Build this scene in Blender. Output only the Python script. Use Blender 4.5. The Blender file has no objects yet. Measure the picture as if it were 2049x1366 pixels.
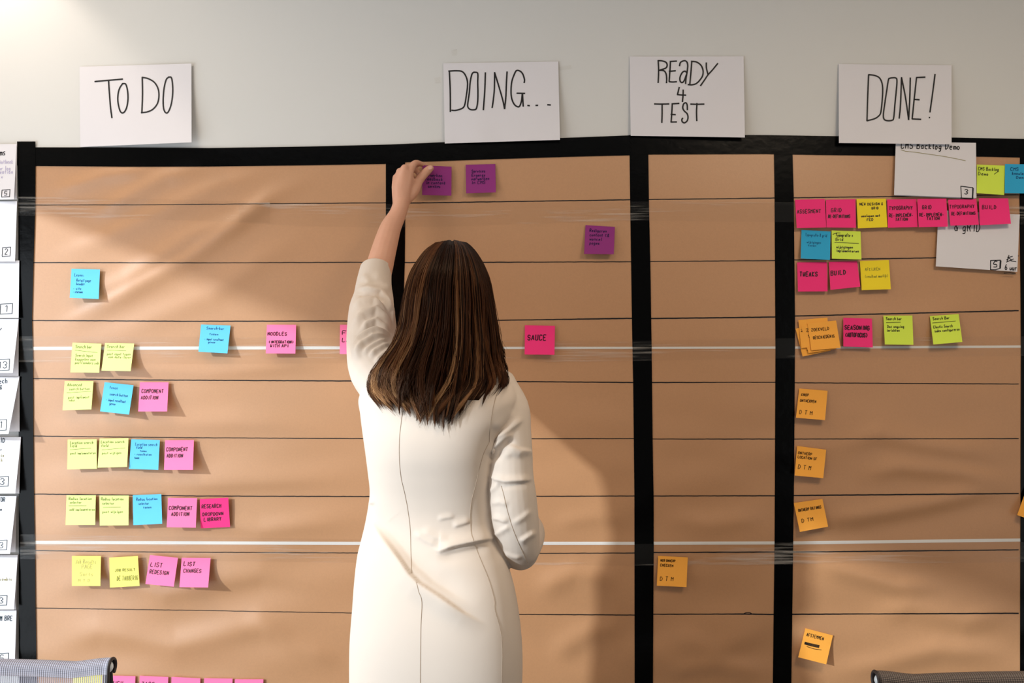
import bpy, bmesh, math, random
import numpy as np
from mathutils import Vector, Matrix
from mathutils.bvhtree import BVHTree

random.seed(7)
RNG = np.random.default_rng(11)
SC = bpy.context.scene
COL = SC.collection

# ------------------------------------------------------------------ camera, world, sun, large lamps, exposure
D, S, CX, CY, CZ = 2.3, 0.0013, 1024.5, 683.0, 1.47      # camera distance to the board wall, metres per pixel on it


def make_lamp(name, kind, loc, energy, color, aim=None, **kw):
    l = bpy.data.lights.new(name, kind)
    l.energy = energy
    l.color = color
    for k, v in kw.items():
        setattr(l, k, v)
    o = bpy.data.objects.new(name, l)
    o.location = loc
    if aim is not None:
        o.rotation_euler = (Vector(aim) - Vector(loc)).to_track_quat('-Z', 'Y').to_euler()
    COL.objects.link(o)
    return o


cam_data = bpy.data.cameras.new('camera')
cam_data.sensor_width = 36.0
cam_data.lens = 36.0 * D / (2049 * S)
cam_data.clip_start = 0.05
cam = bpy.data.objects.new('camera', cam_data)
cam.location = (0, -D, CZ)
cam.rotation_euler = (math.pi / 2, 0, 0)
COL.objects.link(cam)
SC.camera = cam

world = bpy.data.worlds.new('world')
SC.world = world
world.use_nodes = True
world.node_tree.nodes['Background'].inputs[0].default_value = (1.0, 0.94, 0.88, 1)
world.node_tree.nodes['Background'].inputs[1].default_value = 0.18

# low sun through the tall window in the wall on the left, the window's daylight, the warm ceiling lamps, an added overhead fill
make_lamp('sun', 'SUN', (-4, -3, 4), 3.5, (0.84, 0.93, 1.0), aim=(-3, -2.25, 3.58), angle=math.radians(2.2))
make_lamp('window_daylight', 'AREA', (-2.02, -1.5, 0.98), 49, (0.84, 0.92, 1.0), aim=(0, -1.5, 0.98),
          shape='RECTANGLE', size=2.4, size_y=1.8)
make_lamp('overhead_light', 'AREA', (-1.25, -0.75, 2.66), 8, (1.0, 0.85, 0.68), aim=(-1.25, -0.75, 0), shape='RECTANGLE', size=0.5, size_y=0.5)  # added overhead fill, brightens the paper at the upper left
make_lamp('overhead_light', 'AREA', (-0.3, -1.4, 2.66), 6, (1.0, 0.82, 0.63), aim=(-0.3, -1.4, 0), shape='RECTANGLE', size=0.6, size_y=0.6)
make_lamp('overhead_light', 'AREA', (1.15, -1.5, 2.66), 23, (1.0, 0.80, 0.58), aim=(1.15, -1.5, 0), shape='RECTANGLE', size=0.6, size_y=0.6)
make_lamp('ceiling_spot', 'SPOT', (-1.42, -0.16, 2.685), 14, (1.0, 0.86, 0.74), aim=(-1.42, -0.16, 0),
          spot_size=math.radians(98), spot_blend=0.3, shadow_soft_size=0.03)

SC.view_settings.view_transform = 'Standard'
SC.view_settings.look = 'None'
SC.view_settings.gamma = 1.0
SC.view_settings.use_curve_mapping = False
SC.view_settings.exposure = 0.0


# ------------------------------------------------------------------ helpers
def W(px, py, y=0.0):
    """point that the pixel (px, py) of the 2049x1366 frame sees at depth y (the wall is y = 0, the camera looks along +y)"""
    f = (D + y) * S / D
    return Vector(((px - CX) * f, y, CZ - (py - CY) * f))


def Warr(px, py, y):
    f = (D + y) * S / D
    return np.stack([(px - CX) * f, y + 0 * px, CZ - (py - CY) * f], -1)


def scale_at(y):
    return (D + y) * S / D


def link(o, parent=None):
    COL.objects.link(o)
    if parent is not None:
        o.parent = parent
    return o


def mesh_obj(name, verts, faces, mat=None, parent=None, smooth=True):
    me = bpy.data.meshes.new(name)
    me.from_pydata([tuple(v) for v in verts], [], faces)
    if smooth:
        me.polygons.foreach_set('use_smooth', [True] * len(me.polygons))
    if mat:
        me.materials.append(mat)
    me.update()
    return link(bpy.data.objects.new(name, me), parent)


def empty(name, loc=(0, 0, 0)):
    o = bpy.data.objects.new(name, None)
    o.empty_display_size = 0.05
    o.location = loc
    COL.objects.link(o)
    return o


def tag(o, label, cat, group=None):
    o['label'] = label
    o['category'] = cat
    if group:
        o['group'] = group
    return o


def structure(o):
    o['kind'] = 'structure'
    return o


def catmull(pts, n=5, closed=False):
    P = [np.array(p, float) for p in pts]
    if len(P) < 3:
        return P
    out = []
    N = len(P)
    for i in range(N - 1):
        p0 = P[i - 1] if i > 0 else 2 * P[0] - P[1]
        p1, p2 = P[i], P[i + 1]
        p3 = P[i + 2] if i + 2 < N else 2 * P[-1] - P[-2]
        for k in range(n):
            t = k / n
            out.append(0.5 * ((2 * p1) + (-p0 + p2) * t + (2 * p0 - 5 * p1 + 4 * p2 - p3) * t * t + (-p0 + 3 * p1 - 3 * p2 + p3) * t ** 3))
    out.append(P[-1])
    return out


def box(bm, x0, x1, y0, y1, z0, z1):
    vs = [bm.verts.new(c) for c in ((x0, y0, z0), (x1, y0, z0), (x1, y1, z0), (x0, y1, z0), (x0, y0, z1), (x1, y0, z1), (x1, y1, z1), (x0, y1, z1))]
    for f in ((0, 3, 2, 1), (4, 5, 6, 7), (0, 1, 5, 4), (1, 2, 6, 5), (2, 3, 7, 6), (3, 0, 4, 7)):
        bm.faces.new([vs[i] for i in f])


def bm_obj(name, bm, mat, parent=None, smooth=False):
    me = bpy.data.meshes.new(name)
    bm.normal_update()
    bm.to_mesh(me)
    bm.free()
    if smooth:
        me.polygons.foreach_set('use_smooth', [True] * len(me.polygons))
    me.materials.append(mat)
    return link(bpy.data.objects.new(name, me), parent)


# ------------------------------------------------------------------ materials
def new_mat(name, color, rough=0.7, spec=0.3, noise=None, bump=None, metallic=0.0):
    """noise = (scale, amount) varies the colour a little; bump = (scale, strength, distance)"""
    m = bpy.data.materials.new(name)
    m.use_nodes = True
    nt = m.node_tree
    b = nt.nodes['Principled BSDF']
    b.inputs['Base Color'].default_value = (*color, 1)
    b.inputs['Roughness'].default_value = rough
    b.inputs['Specular IOR Level'].default_value = spec
    b.inputs['Metallic'].default_value = metallic
    tc = nt.nodes.new('ShaderNodeTexCoord')
    if noise:
        n = nt.nodes.new('ShaderNodeTexNoise')
        n.inputs['Scale'].default_value = noise[0]
        n.inputs['Detail'].default_value = 4
        nt.links.new(tc.outputs['Object'], n.inputs['Vector'])
        mr = nt.nodes.new('ShaderNodeMapRange')
        mr.inputs['To Min'].default_value = 1 - noise[1]
        mr.inputs['To Max'].default_value = 1 + noise[1]
        nt.links.new(n.outputs['Fac'], mr.inputs['Value'])
        mx = nt.nodes.new('ShaderNodeVectorMath')
        mx.operation = 'SCALE'
        mx.inputs[0].default_value = color
        nt.links.new(mr.outputs[0], mx.inputs['Scale'])
        nt.links.new(mx.outputs[0], b.inputs['Base Color'])
    if bump:
        n2 = nt.nodes.new('ShaderNodeTexNoise')
        n2.inputs['Scale'].default_value = bump[0]
        n2.inputs['Detail'].default_value = 6
        nt.links.new(tc.outputs['Object'], n2.inputs['Vector'])
        bp = nt.nodes.new('ShaderNodeBump')
        bp.inputs['Strength'].default_value = bump[1]
        bp.inputs['Distance'].default_value = bump[2]
        nt.links.new(n2.outputs['Fac'], bp.inputs['Height'])
        nt.links.new(bp.outputs[0], b.inputs['Normal'])
    return m


M = {}
M['wall'] = new_mat('painted_wall', (0.625, 0.62, 0.60), 0.75, 0.25, noise=(3, 0.015), bump=(90, 0.08, 0.001))
M['ceiling'] = new_mat('ceiling_paint', (0.75, 0.74, 0.72), 0.9, 0.1)
M['floor'] = new_mat('floor_carpet', (0.16, 0.15, 0.15), 0.95, 0.1, noise=(60, 0.2), bump=(300, 0.4, 0.003))
M['kraft'] = new_mat('kraft_paper', (0.465, 0.240, 0.112), 0.44, 0.80, noise=(220, 0.07), bump=(420, 0.25, 0.0006))
M['black_tape'] = new_mat('black_tape', (0.0006, 0.0007, 0.0008), 0.20, 0.13, bump=(45, 0.25, 0.002))
M['paper'] = new_mat('white_paper', (0.685, 0.665, 0.69), 0.75, 0.2, noise=(8, 0.012))
M['ink'] = new_mat('black_marker_ink', (0.004, 0.004, 0.006), 0.5, 0.3)
M['ink_pink'] = new_mat('dark_ink_on_pink', (0.035, 0.0, 0.012), 0.5, 0.3)
M['ink_thin'] = new_mat('thin_pen_ink', (0.14, 0.16, 0.035), 0.6, 0.2)
M['ink_blue'] = new_mat('blue_pen_ink', (0.005, 0.05, 0.16), 0.6, 0.2)
M['ink_purple'] = new_mat('violet_pen_ink', (0.02, 0.003, 0.06), 0.6, 0.2)
M['ink_orange'] = new_mat('brown_pen_ink', (0.06, 0.025, 0.004), 0.6, 0.2)
M['ink_teal'] = new_mat('teal_pen_ink', (0.012, 0.03, 0.04), 0.6, 0.2)
M['ink_lilac'] = new_mat('lilac_pen_ink', (0.42, 0.38, 0.55), 0.6, 0.2)
M['ink_grey'] = new_mat('pencil_ink', (0.30, 0.27, 0.12), 0.6, 0.2)
NOTE_COL = {  # most TO DO notes use paler copies, daylight sheen put into the colour
    'green_lit': (0.68, 0.83, 0.27), 'pink_lit': (0.93, 0.19, 0.38), 'blue_lit': (0.12, 0.50, 0.78),
    'green': (0.62, 0.78, 0.085), 'yellow': (0.82, 0.64, 0.03), 'yellow_lit': (0.87, 0.78, 0.17), 'pink': (0.90, 0.075, 0.26),
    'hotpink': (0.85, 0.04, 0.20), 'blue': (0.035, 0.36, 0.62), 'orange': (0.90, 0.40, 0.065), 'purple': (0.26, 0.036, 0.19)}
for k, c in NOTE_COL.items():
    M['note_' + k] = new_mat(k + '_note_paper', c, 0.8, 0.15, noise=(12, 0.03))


def clear_tape_mat():
    m = bpy.data.materials.new('clear_packing_tape')
    m.use_nodes = True
    nt = m.node_tree
    nt.nodes.clear()
    out = nt.nodes.new('ShaderNodeOutputMaterial')
    tc = nt.nodes.new('ShaderNodeTexCoord')
    mp = nt.nodes.new('ShaderNodeMapping')
    mp.inputs['Scale'].default_value = (6, 1, 160)
    nt.links.new(tc.outputs['Object'], mp.inputs['Vector'])
    n = nt.nodes.new('ShaderNodeTexNoise')
    n.inputs['Scale'].default_value = 1.0
    n.inputs['Detail'].default_value = 6
    nt.links.new(mp.outputs[0], n.inputs['Vector'])
    mp2 = nt.nodes.new('ShaderNodeMapping')
    mp2.inputs['Scale'].default_value = (2.2, 1, 14)
    nt.links.new(tc.outputs['Object'], mp2.inputs['Vector'])
    n2 = nt.nodes.new('ShaderNodeTexNoise')
    n2.inputs['Scale'].default_value = 1.0
    nt.links.new(mp2.outputs[0], n2.inputs['Vector'])
    mul = nt.nodes.new('ShaderNodeMath')
    mul.operation = 'MULTIPLY'
    nt.links.new(n.outputs['Fac'], mul.inputs[0])
    nt.links.new(n2.outputs['Fac'], mul.inputs[1])
    ramp = nt.nodes.new('ShaderNodeMapRange')
    ramp.inputs['From Min'].default_value = 0.285
    ramp.inputs['From Max'].default_value = 0.52
    ramp.inputs['To Min'].default_value = 0.008
    ramp.inputs['To Max'].default_value = 0.46
    nt.links.new(mul.outputs[0], ramp.inputs['Value'])
    tr = nt.nodes.new('ShaderNodeBsdfTransparent')
    tr.inputs[0].default_value = (0.97, 0.965, 0.955, 1)
    df = nt.nodes.new('ShaderNodeBsdfDiffuse')
    df.inputs[0].default_value = (0.75, 0.70, 0.63, 1)
    gl = nt.nodes.new('ShaderNodeBsdfGlossy')
    gl.inputs['Roughness'].default_value = 0.16
    bp = nt.nodes.new('ShaderNodeBump')
    bp.inputs['Strength'].default_value = 0.6
    bp.inputs['Distance'].default_value = 0.0012
    nt.links.new(n.outputs['Fac'], bp.inputs['Height'])
    nt.links.new(bp.outputs[0], gl.inputs['Normal'])
    mx = nt.nodes.new('ShaderNodeMixShader')
    nt.links.new(ramp.outputs[0], mx.inputs[0])
    nt.links.new(tr.outputs[0], mx.inputs[1])
    nt.links.new(df.outputs[0], mx.inputs[2])
    mx2 = nt.nodes.new('ShaderNodeMixShader')
    mx2.inputs[0].default_value = 0.016
    nt.links.new(mx.outputs[0], mx2.inputs[1])
    nt.links.new(gl.outputs[0], mx2.inputs[2])
    nt.links.new(mx2.outputs[0], out.inputs[0])
    return m


M['clear_tape'] = clear_tape_mat()

# ------------------------------------------------------------------ the room
XL, XR, YB, ZC = -1.9, 2.7, -5.2, 2.7
HEAD_Z = 2.146
bm = bmesh.new()
box(bm, XL, XR, 0.0, 0.15, 0, ZC)
structure(bm_obj('wall_back', bm, M['wall']))
bm = bmesh.new()
box(bm, XL - 0.15, XR + 0.15, YB, 0.15, -0.1, 0)
structure(bm_obj('floor', bm, M['floor']))
bm = bmesh.new()
box(bm, XL - 0.15, XR + 0.15, YB, 0.15, ZC, ZC + 0.1)
structure(bm_obj('ceiling', bm, M['ceiling']))
bm = bmesh.new()
box(bm, XL - 0.15, XL, -0.2, 0.15, 0, ZC)
box(bm, XL - 0.15, XL, YB, -2.75, 0, ZC)
box(bm, XL - 0.15, XL, -2.75, -0.2, HEAD_Z, ZC)
box(bm, XL - 0.15, XL, -2.75, -0.2, 0, 0.06)
structure(bm_obj('wall_left', bm, M['wall']))
bm = bmesh.new()
box(bm, XR, XR + 0.15, YB, 0.15, 0, ZC)
structure(bm_obj('wall_right', bm, M['wall']))
M['frame_white'] = new_mat('window_frame_paint', (0.75, 0.75, 0.74), 0.5, 0.4)
wf = bmesh.new()
for (y0, y1, z0, z1) in ((-2.75, -0.2, 0.06, 0.11), (-0.25, -0.2, 0.11, HEAD_Z), (-2.75, -2.70, 0.11, HEAD_Z)):
    box(wf, XL - 0.11, XL - 0.04, y0, y1, z0, z1)
structure(bm_obj('window_1', wf, M['frame_white']))
bm = bmesh.new()
box(bm, XL, XR, -0.015, 0.0, 0, 0.09)
structure(bm_obj('baseboard_back', bm, M['frame_white']))


# ------------------------------------------------------------------ relief of the kraft paper (metres off the wall, pixel coordinates)
def polydist(px, py, pts):
    """signed distance (positive below a line running to the right) and along-position 0..1"""
    best = np.full(px.shape, 1e9)
    sgn = np.ones(px.shape)
    al = np.zeros(px.shape)
    L = [0]
    for a, b in zip(pts[:-1], pts[1:]):
        L.append(L[-1] + math.hypot(b[0] - a[0], b[1] - a[1]))
    for i, (a, b) in enumerate(zip(pts[:-1], pts[1:])):
        dx, dy = b[0] - a[0], b[1] - a[1]
        l2 = dx * dx + dy * dy
        t = np.clip(((px - a[0]) * dx + (py - a[1]) * dy) / l2, 0, 1)
        d = np.hypot(px - a[0] - t * dx, py - a[1] - t * dy)
        cr = dx * (py - a[1]) - dy * (px - a[0])
        m = d < best
        best = np.where(m, d, best)
        sgn = np.where(m, np.sign(cr), sgn)
        al = np.where(m, (L[i] + t * math.sqrt(l2)) / L[-1], al)
    return best * sgn, al


def fold(px, py, pts, amp, wpos, wneg, taper=0.25):
    d, al = polydist(px, py, pts)
    w = np.where(d > 0, wpos, wneg)
    g = np.exp(-(d / w) ** 2)
    e = np.clip(np.minimum(al, 1 - al) / taper, 0, 1) if taper > 0 else 1.0
    return amp * g * (e * e * (3 - 2 * e) if taper > 0 else 1.0)


KRAFT_FOLDS = [
    ([(560, 360), (505, 425), (430, 478), (374, 517), (240, 592), (90, 665)], 0.0085, 14, 24),
    ([(660, 335), (545, 392), (470, 440), (378, 475), (250, 560), (110, 620)], 0.0065, 20, 22),
    ([(420, 336), (330, 352), (250, 395), (170, 440)], 0.0055, 15, 20),
    ([(320, 336), (210, 350), (90, 388)], 0.005, 13, 18),
    ([(560, 340), (430, 372), (330, 420), (200, 480), (90, 520)], 0.005, 18, 24),
    ([(640, 460), (520, 520), (420, 590), (300, 640), (150, 690)], 0.004, 24, 28),
    ([(75, 720), (220, 735), (420, 745), (690, 725)], 0.003, 16, 26),
    ([(75, 840), (260, 850), (480, 842), (700, 858)], 0.0035, 24, 30),
    ([(75, 935), (200, 955), (400, 968), (720, 955)], 0.004, 20, 30),
    ([(75, 1060), (300, 1030), (520, 1060), (730, 1040)], 0.0035, 18, 24),
    ([(75, 1190), (200, 1150), (330, 1185), (520, 1150), (690, 1180)], 0.004, 22, 30),
    ([(80, 1300), (200, 1262), (350, 1290), (520, 1250), (690, 1290)], 0.004, 26, 32),
    ([(480, 1230), (580, 1290), (690, 1330)], 0.003, 20, 26),
    ([(1595, 1110), (1680, 1140), (1790, 1172), (1900, 1178)], 0.0065, 22, 20),
    ([(1600, 1050), (1740, 1030), (1850, 1010), (1960, 985), (2035, 992)], 0.0055, 20, 24),
    ([(1640, 905), (1760, 868), (1850, 888), (1960, 905), (2038, 930)], 0.005, 24, 26),
    ([(1720, 1240), (1820, 1215), (1930, 1245), (2038, 1225)], 0.005, 26, 26),
    ([(1640, 1345), (1760, 1330), (1880, 1300), (2038, 1310)], 0.0055, 24, 26),
    ([(1700, 960), (1800, 935), (1920, 945), (2035, 970)], 0.004, 18, 22),
    ([(1060, 1190), (1150, 1145), (1255, 1165)], 0.0045, 24, 28),
    ([(1090, 1320), (1170, 1270), (1262, 1240)], 0.004, 24, 28),
    ([(1312, 1260), (1430, 1300), (1545, 1260)], 0.0035, 28, 28),
    ([(1312, 1350), (1430, 1330), (1545, 1345)], 0.0035, 20, 24),
    ([(1312, 1030), (1420, 1050), (1545, 1030)], 0.0025, 20, 24),
    ([(1100, 1050), (1190, 1035), (1262, 1045)], 0.002, 16, 20),
    ([(1640, 620), (1800, 645), (1980, 610)], 0.0025, 30, 30),
]
_noise_terms = [(random.uniform(-0.012, 0.012), random.uniform(0.006, 0.03), random.uniform(0, 6.28), random.uniform(0.00015, 0.00035)) for _ in range(14)]

_wave_terms = [(random.uniform(0.008, 0.022) * random.choice((-1, 1, 1)), random.uniform(0.03, 0.075), random.uniform(0, 6.28), random.uniform(0.0003, 0.0007)) for _ in range(7)]


def R(px, py):
    px = np.asarray(px, float)
    py = np.asarray(py, float)
    r = np.zeros(np.broadcast(px, py).shape) + 0.0021
    px = px + 0 * r
    py = py + 0 * r
    for pts, a, wp, wn in KRAFT_FOLDS:
        r = r + fold(px, py, pts, a * (0.85 if pts[0][1] < 700 and pts[0][0] < 800 else 1.5), wp * 0.9, wn * 0.9, 0.3)
    low = np.clip((py - 640) / 400, 0, 1)
    for kx, ky, ph, a in _wave_terms:
        r = r + low * a * (1 + np.sin(kx * px + ky * py + ph + 1.3 * np.sin(0.006 * px + ph) + 0.8 * np.sin(0.011 * py - ph)))
    for kx, ky, ph, a in _noise_terms:
        r = r + a * np.sin(kx * px + ky * py + ph)
    return r


def surf(px, py, off=0.0):
    return W(px, py, -float(R(px, py)) - off)


def strip_grid(top, bottom, step_x=6.0, rows=None, off=0.0, step_y=6.0):
    """grid between two polylines (x, y); follows the paper's relief"""
    x0, x1 = top[0][0], top[-1][0]
    nx = max(2, int((x1 - x0) / step_x) + 1)
    xs = np.linspace(x0, x1, nx)
    ty = np.interp(xs, [p[0] for p in top], [p[1] for p in top])
    by = np.interp(xs, [p[0] for p in bottom], [p[1] for p in bottom])
    ny = rows or max(2, int(np.max(by - ty) / step_y) + 1)
    t = np.linspace(0, 1, ny)
    PX = np.repeat(xs[None, :], ny, 0)
    PY = ty[None, :] + (by - ty)[None, :] * t[:, None]
    Y = -(R(PX, PY) + off)
    V = Warr(PX, PY, Y).reshape(-1, 3)
    F = [(j * nx + i, (j + 1) * nx + i, (j + 1) * nx + i + 1, j * nx + i + 1) for j in range(ny - 1) for i in range(nx - 1)]
    return V, F


def vstrip_grid(left, right, step_y=8.0, cols=6, off=0.0):
    y0, y1 = left[0][1], left[-1][1]
    ny = max(2, int((y1 - y0) / step_y) + 1)
    ys = np.linspace(y0, y1, ny)
    lx = np.interp(ys, [p[1] for p in left], [p[0] for p in left])
    rx = np.interp(ys, [p[1] for p in right], [p[0] for p in right])
    t = np.linspace(0, 1, cols)
    PX = lx[:, None] + (rx - lx)[:, None] * t[None, :]
    PY = np.repeat(ys[:, None], cols, 1)
    V = Warr(PX, PY, -(R(PX, PY) + off)).reshape(-1, 3)
    F = [(j * cols + i, (j + 1) * cols + i, (j + 1) * cols + i + 1, j * cols + i + 1) for j in range(ny - 1) for i in range(cols - 1)]
    return V, F


SEAM1 = [(50, 694), (600, 693), (1000, 694), (1300, 694), (1700, 693), (2064, 691)]
SEAM2 = [(50, 1082), (400, 1083), (700, 1084), (1270, 1084), (1600, 1083), (1900, 1079), (2064, 1077)]


def shift(pl, dy):
    return [(x, y + dy) for x, y in pl]


V, F = strip_grid([(50, 312), (800, 306), (1300, 290), (2064, 292)], SEAM1)
kraft1 = tag(mesh_obj('kraft_paper', V, F, M['kraft']), 'topmost brown kraft paper strip, creased diagonally under the TO DO sign', 'paper', 'kraft paper strips of the board')
V, F = strip_grid([(x, y + g) for (x, y), g in zip(SEAM1, (6.0, 5.4, 4.0, 3.4, 4.0, 4.0))], SEAM2)
kraft2 = tag(mesh_obj('kraft_paper', V, F, M['kraft']), 'middle brown kraft paper strip between the two white seams', 'paper', 'kraft paper strips of the board')
V, F = strip_grid(shift(SEAM2, 5.6), [(50, 1500), (2064, 1500)])
kraft3 = tag(mesh_obj('kraft_paper', V, F, M['kraft']), 'lowest brown kraft paper strip, behind the chair backs', 'paper', 'kraft paper strips of the board')

# ruled marker lines, each a part of its paper strip
LINES = [
    (kraft1, [(64, 410), (300, 409.5), (475, 408), (772, 405.5), (820, 406), (1262, 399.5), (1298, 399), (1550, 396), (1590, 395.5), (2044, 389.5)]),
    (kraft1, [(64, 525), (400, 525.6), (730, 524.5), (820, 525), (1264, 523.5), (1302, 523), (1552, 521), (1590, 520), (1850, 516), (2044, 511.5)]),
    (kraft1, [(64, 641), (380, 642.5), (700, 642), (1000, 640.5), (1264, 636.6), (1303, 637), (1552, 634), (1590, 632), (2044, 621)]),
    (kraft2, [(64, 757), (300, 760), (700, 762), (1030, 763), (1266, 765), (1304, 765), (1552, 764.5), (1590, 765.5), (2044, 768)]),
    (kraft2, [(64, 872), (380, 875.5), (720, 877), (1060, 877.3), (1268, 877), (1306, 878), (1552, 878), (1590, 878), (2044, 877)]),
    (kraft2, [(64, 988), (400, 992), (735, 993), (1085, 992.5), (1270, 992), (1308, 992), (1552, 991.5), (1590, 991), (2044, 987)]),
    (kraft3, [(64, 1101), (300, 1104), (715, 1106), (1070, 1106.5), (1270, 1106), (1308, 1105), (1552, 1104), (1590, 1104), (1900, 1101), (2044, 1099.5)]),
    (kraft3, [(64, 1216), (400, 1221), (700, 1226), (1040, 1229), (1270, 1230), (1308, 1228.5), (1490, 1228), (1552, 1229), (1590, 1228.5), (2044, 1226.5)]),
]


def ribbon(pts, width, mapf, V, F, pressure=None):
    """flat ink ribbon along 2-D points (width in the same units), mapped to 3-D by mapf; appended to V, F"""
    P = [np.array(p, float) for p in pts]
    if len(P) == 1 or all(np.allclose(P[0], p) for p in P):
        P = [P[0] - np.array([width * .3, 0]), P[0] + np.array([width * .3, 0])]
    base = len(V)
    n = len(P)
    for i in range(n):
        t = P[min(i + 1, n - 1)] - P[max(i - 1, 0)]
        l = math.hypot(*t) or 1
        nrm = np.array([-t[1], t[0]]) / l
        w = width * 0.5 * (pressure[i] if pressure is not None else 1.0)
        e = np.array([t[0], t[1]]) / l * (width * .25) * (-1 if i == 0 else 1 if i == n - 1 else 0)
        V.append(mapf(*(P[i] + e + nrm * w)))
        V.append(mapf(*(P[i] + e - nrm * w)))
    for i in range(n - 1):
        a = base + 2 * i
        F.append((a, a + 1, a + 3, a + 2))


for par, pl in LINES:
    V, F = [], []
    xs = np.arange(pl[0][0], pl[-1][0], 7.0)
    ys = np.interp(xs, [p[0] for p in pl], [p[1] for p in pl])
    pts = [(x, y + random.uniform(-.18, .18)) for x, y in zip(xs, ys)]
    pr, cur = [], 1.0
    for i, x in enumerate(xs):
        cur += random.uniform(-.05, .05)
        cur = min(1.25, max(.75, cur))
        pr.append(cur * (0.85 if x < 780 else 1.05))
    ribbon(pts, 2.0, lambda x, y: surf(x, y, 0.0006), V, F, pr)
    mesh_obj('ruled_line', V, F, M['ink'], par)

M['white_strip'] = new_mat('white_strip', (0.70, 0.68, 0.65), 0.6, 0.3)
for pl, ww, lab in ((SEAM1, (6.0, 5.4, 4.0, 3.4, 4.0, 4.0), 'thin white strip along the upper seam of the kraft paper'), (SEAM2, (5.6,) * 7, 'thin white strip along the lower seam of the kraft paper')):
    V, F = strip_grid(shift(pl, -0.4), [(x, y + g + 0.3) for (x, y), g in zip(pl, ww)], 10, 2, 0.0004)
    tag(mesh_obj('seam_strip', V, F, M['white_strip']), lab, 'strip', 'white seam strips')
V, F = [], []
ribbon(catmull([(1487, 1228.5), (1491, 1226), (1497, 1225), (1502, 1226), (1505, 1228.5)], 4), 1.5, lambda x, y: surf(x, y, 0.0006), V, F)
mesh_obj('marker_arc', V, F, M['ink'], kraft3)

# black tape
TAPE_H1 = ([(34, 293), (71, 294.6), (250, 295), (421, 296), (620, 293), (780, 289), (860, 285.5), (1000, 280), (1160, 274.6), (1264, 270.5)],
           [(34, 331), (71, 332), (274, 333.4), (421, 333), (620, 330.5), (770, 328), (812, 324.5), (1000, 318), (1160, 313), (1264, 310.5)])
TAPE_H2 = ([(1259, 270), (1491, 270), (1530, 270), (1650, 272), (1904, 275), (2084, 278.5)],
           [(1259, 309.8), (1298, 309), (1530, 308), (1650, 310), (1790, 311.6), (1955, 313), (2084, 316)])
for (t, b), lab in ((TAPE_H1, 'black tape strip along the board top above the TO DO and DOING columns'),
                    (TAPE_H2, 'black tape strip along the board top under READY 4 TEST and DONE')):
    V, F = strip_grid(t, b, 12, 5, off=0.0016)
    tag(mesh_obj('black_tape', V, F, M['black_tape']), lab, 'tape', 'black tape strips of the board')
VT = [
    ([(34, 283), (35.5, 330), (36.5, 420), (37, 700), (37.5, 1000), (37.5, 1366), (38, 1500)],
     [(71, 282.5), (71, 330), (70.5, 410), (66.5, 540), (64, 640), (66, 720), (67, 900), (68, 1000), (70, 1100), (71, 1200), (73.5, 1366), (75, 1500)],
     'black upright tape strip edging the board beside the hanging white cards', 0.0022),
    ([(772, 300), (772, 405), (772, 600), (771, 900), (771, 1500)], [(810.5, 300), (810.5, 450), (810, 520), (808, 585), (807, 900), (807, 1500)],
     'black upright tape strip behind the woman and her raised arm', 0.0010),
    ([(1259.5, 290), (1261, 400), (1264.5, 640), (1267, 765), (1269.5, 990), (1270, 1366), (1270, 1500)],
     [(1297, 290), (1298.5, 400), (1302, 560), (1304, 700), (1306, 880), (1308, 1000), (1308, 1100), (1306.6, 1366), (1306, 1500)],
     'black upright tape strip between the DOING and READY 4 TEST columns', 0.0012),
    ([(1548.5, 290), (1550, 400), (1551.8, 700), (1551, 880), (1550, 1080), (1546.5, 1366), (1545, 1500)],
     [(1585.5, 290), (1588.5, 400), (1591, 650), (1590.8, 700), (1589, 950), (1587, 1105), (1583.5, 1366), (1582, 1500)],
     'black upright tape strip between the READY 4 TEST and DONE columns', 0.0012),
    ([(2041, 300), (2040, 400), (2042, 580), (2042.8, 700), (2042, 1000), (2041, 1300), (2041, 1500)],
     [(2080, 300), (2080, 1500)], 'black upright tape strip closing the DONE column at the board edge', 0.0012),
]
for l, r, lab, off in VT:
    V, F = vstrip_grid(l, r, 10, 5, off)
    tag(mesh_obj('black_tape', V, F, M['black_tape']), lab, 'tape', 'black tape strips of the board')

# clear packing tape over the seams
CT = [
    ([(-60, 399), (36, 393), (240, 396), (540, 404)], [(-60, 433), (36, 431), (240, 437), (540, 446)], 'clear packing tape piece across the top of the TO DO column', 0.0030),
    ([(478, 408), (772, 408), (1000, 404), (1262, 403), (1550, 404), (2070, 412)], [(478, 446), (600, 452), (772, 455), (930, 452), (1262, 441), (1550, 444), (2070, 449)],
     'long clear packing tape running below the purple notes to the DONE column', 0.0034),
    ([(36, 672), (400, 674), (800, 678), (1262, 682), (1600, 676), (2070, 672)], [(36, 724), (400, 728), (800, 726), (1262, 722), (1600, 716), (2070, 712)],
     'clear packing tape over the upper white seam', 0.0030),
    ([(40, 1068), (400, 1074), (800, 1080), (1262, 1088), (1600, 1084), (2070, 1084)], [(40, 1118), (400, 1122), (800, 1126), (1262, 1132), (1600, 1128), (2070, 1124)],
     'clear packing tape over the lower white seam', 0.0030),
]
for t, b, lab, off in CT:
    V, F = strip_grid(t, b, 10, 6, off)
    tag(mesh_obj('clear_tape', V, F, M['clear_tape']), lab, 'tape', 'clear packing tape strips')


def scrap(corners, lab):
    V = [W(x, y, -0.0015 - 0.001 * i) for i, (x, y) in enumerate(corners)]
    tag(mesh_obj('tape_scrap', V, [(0, 3, 2, 1)], M['clear_tape']), lab, 'tape', 'tape scraps on the wall')


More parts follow.
